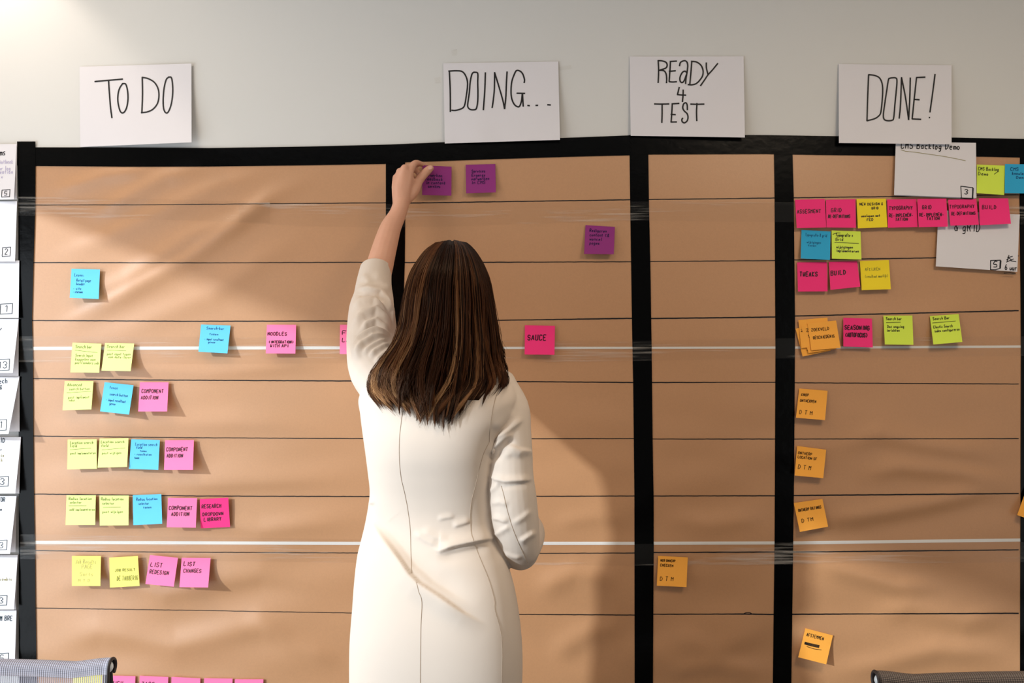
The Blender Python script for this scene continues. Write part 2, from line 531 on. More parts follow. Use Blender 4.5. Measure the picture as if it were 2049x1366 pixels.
scrap([(903, 101), (914, 98), (915, 110), (905, 112)], 'tiny torn clear tape scrap on the wall above the DOING sign')
scrap([(869, 156), (881, 154), (882, 166), (871, 167)], 'tiny clear tape scrap beside the D of the DOING sign')
scrap([(1112, 135), (1143, 130), (1144, 138), (1120, 141)], 'thin clear tape scrap off the corner of the DOING sign')

# ------------------------------------------------------------------ paper sheets and handwriting
GL = {
    'A': '06 20 46|14 34', 'B': '00 06|00 30 41 32 03|03 33 44 45 36 06', 'C': '41 30 10 01 05 16 36 45', 'D': '00 06|00 20 42 44 26 06', 'E': '40 00 06 46|03 33',
    'F': '40 00 06|03 33', 'G': '41 30 10 01 05 16 36 45 43 23', 'H': '00 06|40 46|03 43', 'I': '20 26', 'J': '40 45 36 16 05', 'K': '00 06|40 03 46', 'L': '00 06 46',
    'M': '06 00 23 40 46', 'N': '06 00 46 40', 'O': '20 01 05 26 45 41 20', 'P': '06 00 30 41 42 33 03', 'Q': '20 01 05 26 45 41 20|34 46', 'R': '06 00 30 41 42 33 03|23 46',
    'S': '41 30 10 01 02 13 33 44 45 36 16 05', 'T': '00 40|20 26', 'U': '00 05 16 36 45 40', 'V': '00 26 40', 'W': '00 16 23 36 40', 'X': '00 46|40 06', 'Y': '00 23 40|23 26',
    'Z': '00 40 06 46', 'a': '33 13 04 05 16 35|33 36', 'b': '00 06|03 23 34 35 26 06', 'c': '33 13 04 05 16 36', 'd': '33 13 04 05 16 35|30 36', 'e': '04 34 33 13 04 05 16 36',
    'f': '30 20 11 16|03 33', 'g': '33 13 04 05 16 35|33 37 28 08', 'h': '00 06|04 13 33 36', 'i': '13 16|11 12', 'j': '23 27 18 08|21 22', 'k': '00 06|33 04 36', 'l': '10 15 26',
    'm': '03 06|04 13 24 26|24 33 44 46', 'n': '03 06|04 13 33 36', 'o': '13 04 05 16 26 35 34 23 13', 'p': '03 08|03 23 34 35 26 06', 'q': '33 13 04 05 16 35|33 38',
    'r': '03 06|04 13 33', 's': '33 13 04 35 26 06', 't': '11 15 26|03 33', 'u': '03 05 16 35|33 36', 'v': '03 16 33', 'w': '03 16 24 36 43', 'x': '03 36|33 06', 'y': '03 15|33 08',
    'z': '03 33 06 36', '0': '20 01 05 26 45 41 20', '1': '11 20 26', '2': '01 10 30 41 42 06 46', '3': '01 10 30 41 42 23 44 45 36 16 05', '4': '30 04 44|30 36',
    '5': '40 10 03 33 44 45 36 06', '6': '30 11 04 05 16 36 45 44 33 13 04', '7': '00 40 16', '-': '14 34', '.': '25 26', '(': '30 12 14 36', ')': '10 32 34 16', '&': '46 11 20 31 04 05 16 36 44',
    '+': '04 44|22 26', '/': '06 40', ':': '23 24|25 26', '!': '20 24|26 26', ',': '25 17',
}
LOWER = set('abcdefghijklmnopqrstuvwxyz')


def text_strokes(txt, u, v, h, width=None, slant=0.07, jit=0.14):
    """single-stroke handwriting: polylines in sheet coordinates; baseline v, cap height h, optional total width"""
    x, glyphs = 0.0, []
    for ch in txt:
        if ch == ' ':
            x += 3.2
            continue
        g = GL.get(ch)
        if g is None:
            continue
        adv = 4.6 if ch in LOWER else 5.4
        if ch in 'iljI1.:!,':
            adv -= 1.4
        dy = random.uniform(-jit, jit) * 1.4
        sc = 1 + random.uniform(-.08, .08)
        for pl in g.split('|'):
            pts = []
            for tkn in pl.split():
                gx, gy = int(tkn[0]), int(tkn[1])
                gx += random.uniform(-jit, jit)
                gy += random.uniform(-jit, jit)
                pts.append((x + gx * .76, (gy - 6) * sc + dy))
            glyphs.append(pts)
        x += adv
    total = max(x - 1.2, 1)
    ky = h / 6.0
    kx = (width / total) if width else ky * 0.85
    out = []
    for pts in glyphs:
        q = [(u + (a * kx - b * ky * slant), v + b * ky) for a, b in pts]
        out.append(catmull(q, 3) if len(q) > 2 else q)
    return out


def sheet_map(c, lift, relief=True):
    """c = TL, TR, BR, BL in pixels; lift(u, v) = metres in front of the board"""
    c = [np.array(p, float) for p in c]
    ctr = sum(c) / 4
    if relief:
        smp = [c[0] * (1 - a) * (1 - b) + c[1] * a * (1 - b) + c[2] * a * b + c[3] * (1 - a) * b for a in (0, .33, .66, 1) for b in (0, .33, .66, 1)]
        base = max(float(R(p[0], p[1])) for p in smp) + 0.0045
    else:
        base = 0.0

    def f(u, v, off=0.0):
        p = c[0] * (1 - u) * (1 - v) + c[1] * u * (1 - v) + c[2] * u * v + c[3] * (1 - u) * v
        return W(p[0], p[1], -(base + lift(u, v) + off))
    return f


def sheet_mesh(f, nu=7, nv=9, th=0.00025):
    """thin closed sheet; the rim has vertices of its own so that the faces shade flat up to the edge"""
    V, F = [], []
    for side in (0, 1):
        for j in range(nv):
            for i in range(nu):
                V.append(f(i / (nu - 1), j / (nv - 1), 0 if side == 0 else -th))
    n = nu * nv
    for j in range(nv - 1):
        for i in range(nu - 1):
            a = j * nu + i
            F.append((a, a + nu, a + nu + 1, a + 1))
            F.append((n + a, n + a + 1, n + a + nu + 1, n + a + nu))
    ring = [i for i in range(nu)] + [j * nu + nu - 1 for j in range(1, nv)] + [(nv - 1) * nu + i for i in range(nu - 2, -1, -1)] + [j * nu for j in range(nv - 2, 0, -1)]
    k = len(V)
    m = len(ring)
    V += [V[i] for i in ring] + [V[n + i] for i in ring]
    for i in range(m):
        j = (i + 1) % m
        F.append((k + i, k + j, k + m + j, k + m + i))
    return V, F


def ink_part(name, strokes, width, f, mat, parent, off=0.0004):
    V, F = [], []
    for st in strokes:
        ribbon(st, width, lambda u, v: f(u, v, off), V, F)
    if F:
        o = mesh_obj(name, V, F, mat, parent, smooth=False)
        o['kind'] = 'stuff'
        return o


INK = {'green_lit': 'ink_thin', 'pink_lit': 'ink_pink', 'blue_lit': 'ink_blue', 'green': 'ink_thin', 'yellow_lit': 'ink_thin', 'yellow': 'ink_thin', 'pink': 'ink_pink', 'hotpink': 'ink_pink', 'blue': 'ink_blue', 'purple': 'ink_purple', 'orange': 'ink_orange'}


def note(colour, c, text, label, group, lift=None, curl=0.0, flat=0.0, extra=(), ink=None, w=None, base=0.0, liftf=None):
    if lift is None:
        lift = 0.011 + random.uniform(-.002, .003)

    def lf(u, v):
        return base + flat + lift * (max(0, v - 0.12) / 0.88) ** 1.6 + curl * (u - 0.5) * v
    f = sheet_map(c, liftf or lf)
    V, F = sheet_mesh(f)
    o = tag(mesh_obj('sticky_note', V, F, M['note_' + colour]), label, 'sticky note', group)
    st = []
    for ln in text:
        st += text_strokes(ln[3], ln[0], ln[1], ln[2], ln[4] if len(ln) > 4 else None)
    st += [list(e) for e in extra]
    thick = w or (0.024 if colour in ('pink', 'hotpink', 'pink_lit') else 0.012)
    if st:
        ink_part('writing', st, thick, f, M[ink or INK[colour]], o)
    return o


G1 = 'sticky notes in the TO DO column'
G2 = 'sticky notes in the DOING column'
G4 = 'sticky notes in the DONE column'
# --- TO DO column
note('blue_lit', [(143, 537.6), (200, 539), (197.5, 598), (139.5, 595.6)], [(.12, .25, .09, 'Lezen:', .33), (.2, .43, .09, 'Retail page', .5), (.2, .55, .09, 'header', .3), (.1, .71, .08, '- site', .28), (.1, .82, .08, '- stations', .34)],
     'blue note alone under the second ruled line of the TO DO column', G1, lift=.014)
note('green_lit', [(145, 685.5), (202.8, 687.3), (198.4, 745.5), (140.8, 744.6)], [(.12, .17, .1, 'Search bar', .56), (.14, .46, .09, 'Search input', .6), (.14, .59, .09, 'koppelen aan', .7), (.14, .71, .09, 'post/zenders sub', .82)],
     'green Search bar note with three lower lines, on the upper white seam', G1, extra=[[(.1, .25), (.88, .31)]], lift=.015)
note('green_lit', [(210.4, 686), (268.4, 687), (261.3, 742.3), (203, 741.4)], [(.08, .17, .1, 'Search bar', .62), (.12, .43, .09, 'post input typen', .8), (.18, .54, .09, 'aan data-layer', .78)],
     'green Search bar note with two lower lines, on the upper white seam', G1, extra=[[(.1, .26), (.75, .27)]], lift=.022, curl=.008)
note('blue_lit', [(402.4, 649), (461.3, 651), (455, 706.7), (397, 703.5)], [(.2, .17, .1, 'Search bar', .6), (.32, .37, .09, 'tonen', .3), (.16, .56, .08, '- input resultaat', .66), (.3, .66, .08, 'geven', .24)],
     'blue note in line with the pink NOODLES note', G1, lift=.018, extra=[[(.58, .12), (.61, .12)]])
note('pink_lit', [(534, 649.4), (592.4, 649.6), (591, 707.2), (531.8, 706.8)], [(.04, .37, .11, 'NOODLES', .66), (.09, .64, .085, '(INTEGRATION)', .84), (.14, .78, .1, 'WITH API', .62)],
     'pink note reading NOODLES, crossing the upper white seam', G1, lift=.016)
note('pink_lit', [(680.4, 649.4), (739, 650), (738, 709), (679.9, 708)], [(.08, .34, .14, 'FULL', .8), (.08, .58, .12, 'LAYOUT', .8)],
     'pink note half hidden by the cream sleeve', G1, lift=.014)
note('green_lit', [(129.5, 762.4), (187, 762.4), (182.8, 818.8), (125.3, 820.4)], [(.1, .17, .1, 'Advanced', .5), (.18, .31, .09, 'search button', .7), (.16, .6, .09, 'post implement', .74), (.2, .7, .08, 'tekst', .2)],
     'green note reading Advanced search button', G1, lift=.020, curl=.007, extra=[[(.1, .4), (.95, .36)]])
note('blue_lit', [(209.4, 764.3), (267.2, 770.4), (258.2, 829.2), (200.3, 822.7)], [(.2, .2, .1, 'tonen', .28), (.24, .42, .09, 'search button', .62), (.14, .62, .09, '- input resultaat', .68), (.28, .74, .09, 'geven', .2)],
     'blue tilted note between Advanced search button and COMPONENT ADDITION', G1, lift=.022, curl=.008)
note('pink_lit', [(280, 764.5), (337.3, 764.5), (334.3, 823), (276.5, 823)], [(.08, .36, .12, 'COMPONENT', .76), (.07, .58, .11, 'ADDITION', .6)],
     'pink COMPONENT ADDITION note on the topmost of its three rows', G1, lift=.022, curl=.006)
note('green_lit', [(135.6, 879), (193.5, 878.5), (193.7, 937.5), (134.6, 938.6)], [(.08, .15, .09, 'Location search', .8), (.08, .26, .09, 'field', .24), (.1, .5, .08, 'post implementeren', .86)],
     'green Location search field note, first of its row', G1, lift=.015, extra=[[(.08, .34), (.8, .3)]])
note('green_lit', [(199.3, 877), (257.1, 876.4), (254.2, 933.8), (195.4, 935.3)], [(.06, .16, .09, 'Location search', .8), (.08, .29, .09, 'field', .24), (.12, .54, .08, 'post wijzigen', .66)],
     'green Location search field note touching the blue one', G1, lift=.020, curl=.005, extra=[[(.1, .39), (.9, .34)]])
note('blue_lit', [(262.6, 878.5), (319.8, 880), (316.7, 939.7), (257.9, 937.8)], [(.16, .2, .09, 'Location search', .76), (.2, .31, .09, 'field', .2), (.34, .41, .06, 'tonen', .22), (.14, .53, .07, '- resultaten', .6), (.16, .65, .07, 'tonen', .16)],
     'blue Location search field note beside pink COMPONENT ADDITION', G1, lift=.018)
note('pink_lit', [(330.4, 880.4), (387.9, 880), (386, 939.7), (328.2, 939.7)], [(.06, .37, .12, 'COMPONENT', .74), (.08, .58, .11, 'ADDITION', .56)],
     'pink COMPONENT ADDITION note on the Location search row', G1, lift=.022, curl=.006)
note('green_lit', [(133.1, 990.3), (191.6, 990.3), (190.4, 1049.6), (131.3, 1050)], [(.08, .16, .09, 'Radius location', .78), (.12, .28, .08, 'selector', .4), (.12, .52, .08, 'add implementeren', .86)],
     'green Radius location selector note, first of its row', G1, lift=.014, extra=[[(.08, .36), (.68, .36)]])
note('green_lit', [(198.8, 990.9), (257.7, 990.9), (257.2, 1050.5), (199.7, 1051.2)], [(.06, .16, .09, 'Radius location', .76), (.1, .3, .08, 'selector', .4), (.1, .58, .08, 'post wijzigen', .7)],
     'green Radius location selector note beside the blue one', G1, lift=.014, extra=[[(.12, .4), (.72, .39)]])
note('blue_lit', [(265.7, 990.3), (322.7, 988.2), (324.5, 1047.6), (266.7, 1050.3)], [(.12, .19, .09, 'Radius location', .74), (.2, .33, .08, 'selector', .36), (.36, .46, .08, 'tonen', .28)],
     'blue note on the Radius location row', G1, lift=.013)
note('pink_lit', [(336.3, 995.8), (394.4, 996.3), (391.7, 1055.4), (333.5, 1054.5)], [(.05, .4, .12, 'COMPONENT', .8), (.14, .6, .11, 'ADDITION', .62)],
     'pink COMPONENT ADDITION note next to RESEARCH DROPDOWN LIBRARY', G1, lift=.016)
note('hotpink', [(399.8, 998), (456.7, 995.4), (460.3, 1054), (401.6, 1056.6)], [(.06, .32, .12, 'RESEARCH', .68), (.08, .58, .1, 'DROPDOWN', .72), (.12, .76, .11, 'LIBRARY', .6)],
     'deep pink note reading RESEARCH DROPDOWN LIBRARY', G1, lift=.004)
note('yellow_lit', [(143.9, 1112), (202, 1112), (200.7, 1172), (143.9, 1171.8)], [(.12, .25, .12, 'Job Results', .72), (.34, .42, .13, 'PAGE', .38), (.28, .66, .13, 'Sorts', .46), (.22, .86, .09, 'M T D', .42)],
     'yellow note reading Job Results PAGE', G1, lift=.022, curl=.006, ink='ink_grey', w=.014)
note('yellow_lit', [(218.7, 1115.3), (275.9, 1112), (279.3, 1171.8), (220, 1175)], [(.18, .48, .08, 'JOB RESULT', .7), (.24, .79, .14, 'DE TABBERIG', .72)],
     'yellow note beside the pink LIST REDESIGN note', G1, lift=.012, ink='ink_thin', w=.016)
note('pink_lit', [(299.9, 1110), (356.1, 1115.6), (347.7, 1173.4), (291, 1168)], [(.08, .38, .13, 'LIST', .42), (.08, .62, .12, 'REDESIGN', .68)],
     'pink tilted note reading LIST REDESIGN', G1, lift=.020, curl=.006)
note('pink_lit', [(363.6, 1115.6), (421.4, 1116), (416.4, 1175), (359, 1174.2)], [(.09, .27, .13, 'LIST', .4), (.1, .5, .12, 'CHANGES', .62)],
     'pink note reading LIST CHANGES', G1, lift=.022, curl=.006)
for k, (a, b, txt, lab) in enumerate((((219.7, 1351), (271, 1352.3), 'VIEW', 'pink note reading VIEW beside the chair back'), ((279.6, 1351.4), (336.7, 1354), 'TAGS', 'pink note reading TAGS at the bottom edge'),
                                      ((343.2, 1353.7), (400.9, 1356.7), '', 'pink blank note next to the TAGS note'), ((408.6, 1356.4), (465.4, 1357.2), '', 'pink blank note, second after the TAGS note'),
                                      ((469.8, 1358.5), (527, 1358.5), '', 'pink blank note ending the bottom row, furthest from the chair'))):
    note('pink_lit', [a, b, (b[0] - 2, b[1] + 59), (a[0] - 2, a[1] + 59)], [(.08, .38, .18, txt, .45)] if txt else [], lab, G1, lift=.018, curl=.004)
note('yellow_lit', [(147, 1338), (205, 1340), (203, 1399), (145, 1397)], [], 'yellow note seen through the grey mesh chair back', G1, lift=.014)
# --- DOING column
HELD = note('purple', [(845.2, 330.5), (903.7, 333.3), (903.2, 391.4), (844.7, 390)], [(.06, .37, .1, 'Verwerken', .62), (.1, .5, .1, 'feedback', .6), (.14, .62, .1, 'in content', .66), (.2, .74, .1, 'services', .42)],
            'purple note held between the thumb and finger of the woman', G2, liftf=lambda u, v: 0.004 + 0.011 * (1 - u) * (1 - 0.5 * v) + 0.006 * v, w=.02)
note('purple', [(931.7, 329.5), (991.2, 328), (992.2, 384.7), (932.8, 386.6)], [(.2, .28, .1, 'Services', .46), (.2, .42, .1, 'Ergergy', .46), (.19, .55, .1, 'verwerken', .6), (.2, .68, .1, 'in CMS', .46)],
     'purple note reading Services Ergergy verwerken in CMS', G2, lift=.010, w=.02)
note('purple', [(1171.6, 450.2), (1230.4, 453.7), (1228.2, 508.6), (1168.7, 508)], [(.15, .22, .1, 'Redigeren', .58), (.16, .37, .1, 'content (&', .66), (.16, .52, .1, 'wancel', .42), (.17, .66, .1, 'pages', .34)],
     'purple note reading Redigeren content, beside the black tape', G2, lift=.012, w=.02)
note('hotpink', [(1050.3, 650.3), (1110.5, 651.8), (1109.4, 709.6), (1049.7, 709)], [(.1, .5, .17, 'SAUCE', .62)],
     'pink note reading SAUCE, alone beside the woman', G2, lift=.010, w=.034)
# --- READY 4 TEST column
note('orange', [(1316.9, 1111.7), (1376.2, 1114.7), (1373.6, 1174.2), (1314.3, 1171.4)], [(.09, .18, .07, 'HER ONWERP', .5), (.09, .34, .07, 'CHECKEN', .44), (.1, .82, .13, 'D T M', .46)],
     'orange note alone in the READY 4 TEST column', 'sticky notes in the READY 4 TEST column', lift=.008, w=.018)
# --- DONE column
note('hotpink', [(1590.8, 399.5), (1650.5, 397.9), (1653.2, 455), (1594.2, 456.2)], [(.05, .48, .12, 'ASSESMENT', .8)], 'pink note reading ASSESMENT', G4, lift=.007)
note('hotpink', [(1652.8, 399.5), (1711.6, 398.3), (1712.8, 455.5), (1653.7, 455)], [(.17, .44, .13, 'GRID', .36), (.07, .65, .1, 'RE-DEFINITIONS', .74)], 'pink note reading GRID RE-DEFINITIONS', G4, lift=.007)
note('yellow', [(1713.9, 397.9), (1772.3, 397.2), (1775.7, 454.4), (1716.6, 456.7)], [(.1, .22, .08, 'NEW DESIGN &', .8), (.5, .36, .07, 'GRID', .24), (.14, .62, .08, 'aanlopen met', .64), (.32, .76, .08, 'FED', .22)],
     'yellow note reading NEW DESIGN and GRID', G4, lift=.008, ink='ink', w=.02)
note('hotpink', [(1775.2, 399), (1833.6, 397.9), (1836.3, 454), (1776.8, 455.5)], [(.06, .37, .12, 'TYPOGRAPHY', .8), (.05, .62, .11, 'RE-IMPLEMEN-', .82), (.26, .76, .1, 'TATION', .42)],
     'pink note reading TYPOGRAPHY RE-IMPLEMENTATION', G4, lift=.008)
note('hotpink', [(1835.2, 397.9), (1893.6, 397.2), (1896.5, 453.2), (1838.2, 454.4)], [(.16, .36, .12, 'GRID', .32), (.05, .62, .11, 'RE-IMPLEMEN-', .84), (.3, .75, .1, 'TATION', .44)],
     'pink note reading GRID RE-IMPLEMENTATION', G4, lift=.008, base=.006)
note('hotpink', [(1897, 399.5), (1953.5, 397.9), (1958.8, 449.4), (1901.6, 451.4)], [(.03, .34, .12, 'TYPOGRAPHY', .88), (.08, .6, .11, 'RE-DEFINITIONS', .84)],
     'pink note reading TYPOGRAPHY RE-DEFINITIONS, over the white card', G4, lift=.010, base=.007)
note('hotpink', [(1958.8, 396.5), (2017.2, 396.7), (2022.9, 447.5), (1960.4, 450.5)], [(.1, .4, .13, 'BUILD', .48)], 'pink note reading BUILD at the end of the top row', G4, lift=.012, base=.007)
note('green', [(1954.5, 329), (2011.3, 331.3), (2009.2, 390), (1954.5, 386.4)], [(.06, .19, .1, 'CMS Backlog', .72), (.06, .36, .1, 'Demo', .36)], 'green note reading CMS Backlog Demo', G4, lift=.012, ink='ink', w=.02, extra=[[(.76, .2), (.7, .25), (.62, .31)]])
note('blue', [(2011, 327.9), (2068, 329), (2068, 387), (2010.3, 386.4)], [(.2, .22, .1, 'CMS', .28), (.26, .36, .09, 'knowledge', .6), (.4, .49, .08, 'Demo', .34)], 'blue note beside the green CMS Backlog Demo note', G4, lift=.012, base=.002, w=.02)
note('blue', [(1603.6, 459.7), (1662, 462.9), (1660.6, 520), (1602.2, 516.9)], [(.14, .2, .09, 'Typografie & grid', .74), (.2, .45, .08, 'wijzigingen', .48), (.24, .56, .07, 'tonen', .28)], 'blue note reading Typografie & grid', G4, lift=.010)
note('green', [(1664, 460.8), (1722, 462.9), (1723.7, 519), (1664.7, 517.3)], [(.14, .2, .1, 'Typografie +', .6), (.14, .36, .1, 'Grid', .26), (.16, .62, .09, 'wijzigingen', .56), (.16, .75, .09, 'implementeren', .76)],
     'green note reading Typografie + Grid wijzigingen implementeren', G4, lift=.010, ink='ink', w=.02, extra=[[(.1, .42), (.92, .43)], [(.04, .14), (.18, .08), (.3, .08)]])
note('hotpink', [(1594.9, 524.7), (1655, 524.2), (1656, 582.6), (1596.7, 583.2)], [(.08, .48, .14, 'TWEAKS', .6)], 'pink note reading TWEAKS', G4, lift=.007, w=.034)
note('hotpink', [(1658.3, 523.7), (1715, 522.4), (1721.4, 573.4), (1661.7, 579.8)], [(.05, .48, .15, 'BUILD', .52)], 'pink note reading BUILD beside the TWEAKS note', G4, lift=.012, w=.034)
note('yellow', [(1720.8, 521.9), (1778.7, 520), (1782.6, 578.4), (1724.2, 580.3)], [(.16, .34, .09, 'AFKIJKEN', .52), (.14, .58, .09, '(resultaat moeilijk)', .8)], 'yellow note beside the pink TWEAKS and BUILD notes', G4, lift=.010)
note('orange', [(1592, 657.4), (1647.6, 646), (1662.2, 701.4), (1606, 713)], [(.1, .3, .09, 'ZO', .2), (.2, .86, .08, '+', .1)], 'orange note at the back of the fanned pile, showing along its lower edge', G4, lift=.006, w=.02)
note('orange', [(1597.6, 640.2), (1655.5, 635), (1661, 691), (1603.4, 696)], [(.05, .42, .09, 'Z', .1)], 'orange note of the fanned pile reaching highest up the board', G4, lift=.007, base=.0015, w=.02)
note('orange', [(1602.7, 652), (1659, 643), (1673, 698), (1617.8, 706)], [(.14, .24, .1, 'ZOEK', .5), (.16, .46, .1, 'SORT', .4)], 'orange note just beneath the front one in the fanned pile', G4, lift=.008, base=.003, w=.02)
note('orange', [(1615.7, 646.4), (1673, 641), (1682, 695.6), (1623.6, 700.5)], [(.1, .31, .1, 'ZOEKVELD', .62), (.12, .6, .1, 'GESCHIEDENIS', .74)], 'orange note reading ZOEKVELD, front of the fanned pile', G4, lift=.010, base=.0045, w=.02)
note('hotpink', [(1687.5, 635.5), (1744.8, 637.2), (1746.4, 694.9), (1687.5, 693)], [(.05, .4, .14, 'SEASONING', .86), (.07, .65, .13, '(AUTOFOCUS)', .76)], 'pink note reading SEASONING', G4, lift=.006, w=.034)
note('green', [(1767.5, 631.4), (1825.6, 631), (1827.7, 689.6), (1770.6, 689)], [(.09, .15, .09, 'Search bar', .54), (.12, .42, .09, 'Doc ongoing', .58), (.1, .55, .09, 'inrichten', .44)],
     'green Search bar note next to the pink SEASONING note', G4, lift=.010, ink='ink', w=.018, extra=[[(.09, .24), (.58, .23)]])
note('green', [(1860.6, 632), (1918.2, 628), (1925.7, 684), (1867.6, 689)], [(.09, .15, .09, 'Search Bar', .58), (.08, .44, .09, 'Elastic Search', .66), (.1, .58, .09, 'index configureren', .86)],
     'green Search Bar note nearest the board edge', G4, lift=.016, ink='ink', w=.018, extra=[[(.06, .25), (.86, .24)]])
DTM = [(.12, .86, .12, 'D T M', .44)]
note('orange', [(1599.3, 776.9), (1656, 781.6), (1650.8, 840.3), (1592.7, 835.4)], [(.1, .24, .08, 'KNOP', .26), (.08, .44, .08, 'ONTWERPEN', .56), (.1, .86, .13, 'D T M', .46)], 'orange note reading KNOP ONTWERPEN', G4, lift=.012, w=.02)
note('orange', [(1595, 891.9), (1653.2, 899.4), (1647.3, 956.3), (1590, 951)], [(.06, .26, .08, 'ONTWERP', .48), (.06, .4, .08, 'LOCATION SF', .66), (.1, .76, .13, 'D T M', .46)], 'orange note reading ONTWERP LOCATION', G4, lift=.012, w=.02)
note('orange', [(1588.3, 1006), (1645.7, 997.8), (1657, 1053.3), (1600.5, 1063.8)], [(.1, .32, .09, 'ONTWERP RATINGS', .8), (.14, .7, .12, 'D TM', .42)], 'orange tilted note reading ONTWERP RATINGS', G4, lift=.012, w=.02)
note('orange', [(1611.4, 1256.4), (1666.6, 1270.8), (1653.3, 1328.7), (1597.2, 1314.5)], [(.1, .24, .1, 'AFSTEMMEN', .62)], 'orange tilted note with a thick black strike, lowest of the DONE column', G4, lift=.018, w=.018,
     ink='ink', extra=[[(.1, .45 + .018 * k), (.3, .45 + .02 * k), (.62, .44 + .02 * k)] for k in range(5)] + [[(.2, .58), (.45, .6), (.72, .57)]])
note('orange', [(2055, 975), (2110, 995), (2090, 1050), (2035.3, 1030)], [], 'orange note over the black tape at the board edge', G4, lift=.012, base=.003)

# --- large signs on the wall, written with a black marker
def zt(x0, y0, f):
    return lambda pts: [(x0 + x / f, y0 + y / f) for x, y in pts]


def sign(c, strokes, letters, z, label, liftf, width=3.0):
    c_ = [np.array(p, float) for p in c]
    f = sheet_map(c, liftf, relief=False)
    V, F = sheet_mesh(f, 13, 11, 0.0003)
    o = tag(mesh_obj('paper_sign', V, F, M['paper']), label, 'sign', 'handwritten column signs')

    def uv(p):                                                   # invert the bilinear map
        u = v = 0.5
        for _ in range(12):
            q = c_[0] * (1 - u) * (1 - v) + c_[1] * u * (1 - v) + c_[2] * u * v + c_[3] * (1 - u) * v
            du = (c_[1] - c_[0]) * (1 - v) + (c_[2] - c_[3]) * v
            dv = (c_[3] - c_[0]) * (1 - u) + (c_[2] - c_[1]) * u
            d = np.linalg.solve(np.array([[du[0], dv[0]], [du[1], dv[1]]]), np.array(p) - q)
            u += d[0]
            v += d[1]
        return u, v
    k = 0
    for count in letters:
        V, F = [], []
        for st in strokes[k:k + count]:
            pts = z(st)
            pts = catmull(pts, 5) if len(pts) > 2 else [np.array(p) for p in pts]
            ribbon(pts, width, lambda x, y: f(*uv((x, y)), 0.0005), V, F)
        mesh_obj('letter', V, F, M['ink'], o, smooth=False)
        k += count
    return o


TODO = [[(762, 334), (776, 332)], [(768, 333), (870, 324), (985, 314)], [(872, 328), (880, 440), (888, 540), (899, 625)],
        [(985, 350), (1010, 355), (1025, 410), (1028, 480), (1015, 550), (990, 585), (965, 570), (948, 500), (948, 440), (960, 390), (985, 350)],
        [(1143, 300), (1145, 440), (1140, 583)], [(1143, 300), (1190, 310), (1240, 340), (1270, 390), (1277, 450), (1265, 510), (1230, 555), (1185, 577), (1135, 584)],
        [(1355, 298), (1378, 305), (1388, 380), (1385, 460), (1372, 530), (1350, 580), (1330, 583), (1315, 550), (1311, 480), (1318, 390), (1335, 320), (1355, 298)]]
DOING = [[(222, 352), (232, 560), (234, 815)], [(215, 354), (300, 350), (365, 358), (405, 400), (428, 470), (428, 540), (415, 640), (400, 730), (380, 770), (340, 790), (290, 802), (250, 800)],
         [(510, 367), (495, 370), (478, 395), (460, 480), (450, 600), (433, 720), (435, 765), (460, 790), (500, 795), (530, 780), (545, 700), (548, 600), (546, 480), (548, 400), (540, 372), (510, 367)],
         [(633, 372), (626, 580), (610, 795)], [(710, 770), (722, 690), (735, 560), (738, 370)], [(738, 370), (790, 540), (830, 680), (852, 783)], [(852, 783), (866, 650), (872, 500), (880, 362)],
         [(1075, 485), (1078, 450), (1060, 390), (1030, 355), (990, 347), (965, 385), (935, 470), (925, 570), (932, 660), (960, 730), (1000, 760), (1025, 750), (1045, 690), (1053, 612)],
         [(992, 606), (1082, 608)], [(1055, 612), (1064, 755)], [(1115, 745), (1135, 748)], [(1208, 745), (1230, 744)], [(1342, 737), (1375, 740)]]
READY = [[(495, 235), (500, 350), (495, 485)], [(492, 235), (540, 238), (585, 255), (597, 290), (580, 320), (510, 345)], [(510, 345), (560, 350), (585, 385), (592, 440), (590, 488)],
         [(635, 245), (628, 360), (620, 470)], [(630, 245), (705, 240)], [(620, 357), (692, 350)], [(620, 475), (660, 478), (705, 475)],
         [(738, 295), (750, 255), (790, 236), (820, 248), (832, 290), (825, 360), (812, 440), (808, 498)], [(820, 370), (800, 355), (770, 370), (745, 420), (745, 465), (765, 485), (790, 465), (815, 400)],
         [(878, 245), (868, 370), (855, 508)], [(872, 243), (930, 250), (980, 285), (1005, 340), (1003, 400), (975, 450), (930, 495), (880, 510), (835, 508)],
         [(1043, 260), (1045, 320), (1062, 390)], [(1173, 268), (1110, 345), (1060, 400), (1020, 460), (978, 520)], [(735, 538), (725, 580), (715, 622)], [(715, 622), (760, 626), (810, 628)], [(780, 568), (778, 630), (772, 702)],
         [(452, 728), (530, 730), (618, 728)], [(540, 732), (540, 830), (537, 940)], [(655, 728), (650, 830), (642, 935)], [(652, 727), (733, 722)], [(640, 847), (692, 850)], [(640, 934), (705, 933)],
         [(828, 795), (825, 740), (810, 715), (785, 728), (775, 770), (790, 805), (825, 840), (835, 880), (825, 920), (795, 943), (770, 930), (765, 905), (775, 890)],
         [(865, 730), (940, 732), (1018, 730)], [(937, 722), (932, 820), (935, 920)]]
DONE = [[(376, 212), (368, 400), (362, 604)], [(376, 210), (430, 218), (470, 240), (492, 290), (496, 360), (490, 450), (482, 520), (470, 555), (430, 585), (362, 604)],
        [(570, 238), (556, 242), (545, 255), (530, 350), (515, 450), (502, 550), (508, 590), (535, 603), (575, 600), (590, 580), (600, 470), (612, 350), (618, 260), (605, 238), (570, 238)],
        [(637, 583), (648, 470), (657, 235)], [(657, 235), (690, 400), (718, 595)], [(718, 595), (728, 400), (732, 238)], [(785, 238), (765, 420), (748, 588)], [(785, 235), (858, 232)], [(765, 422), (808, 424)], [(748, 588), (822, 592)],
        [(943, 207), (925, 350), (900, 530)], [(893, 576), (898, 577)]]
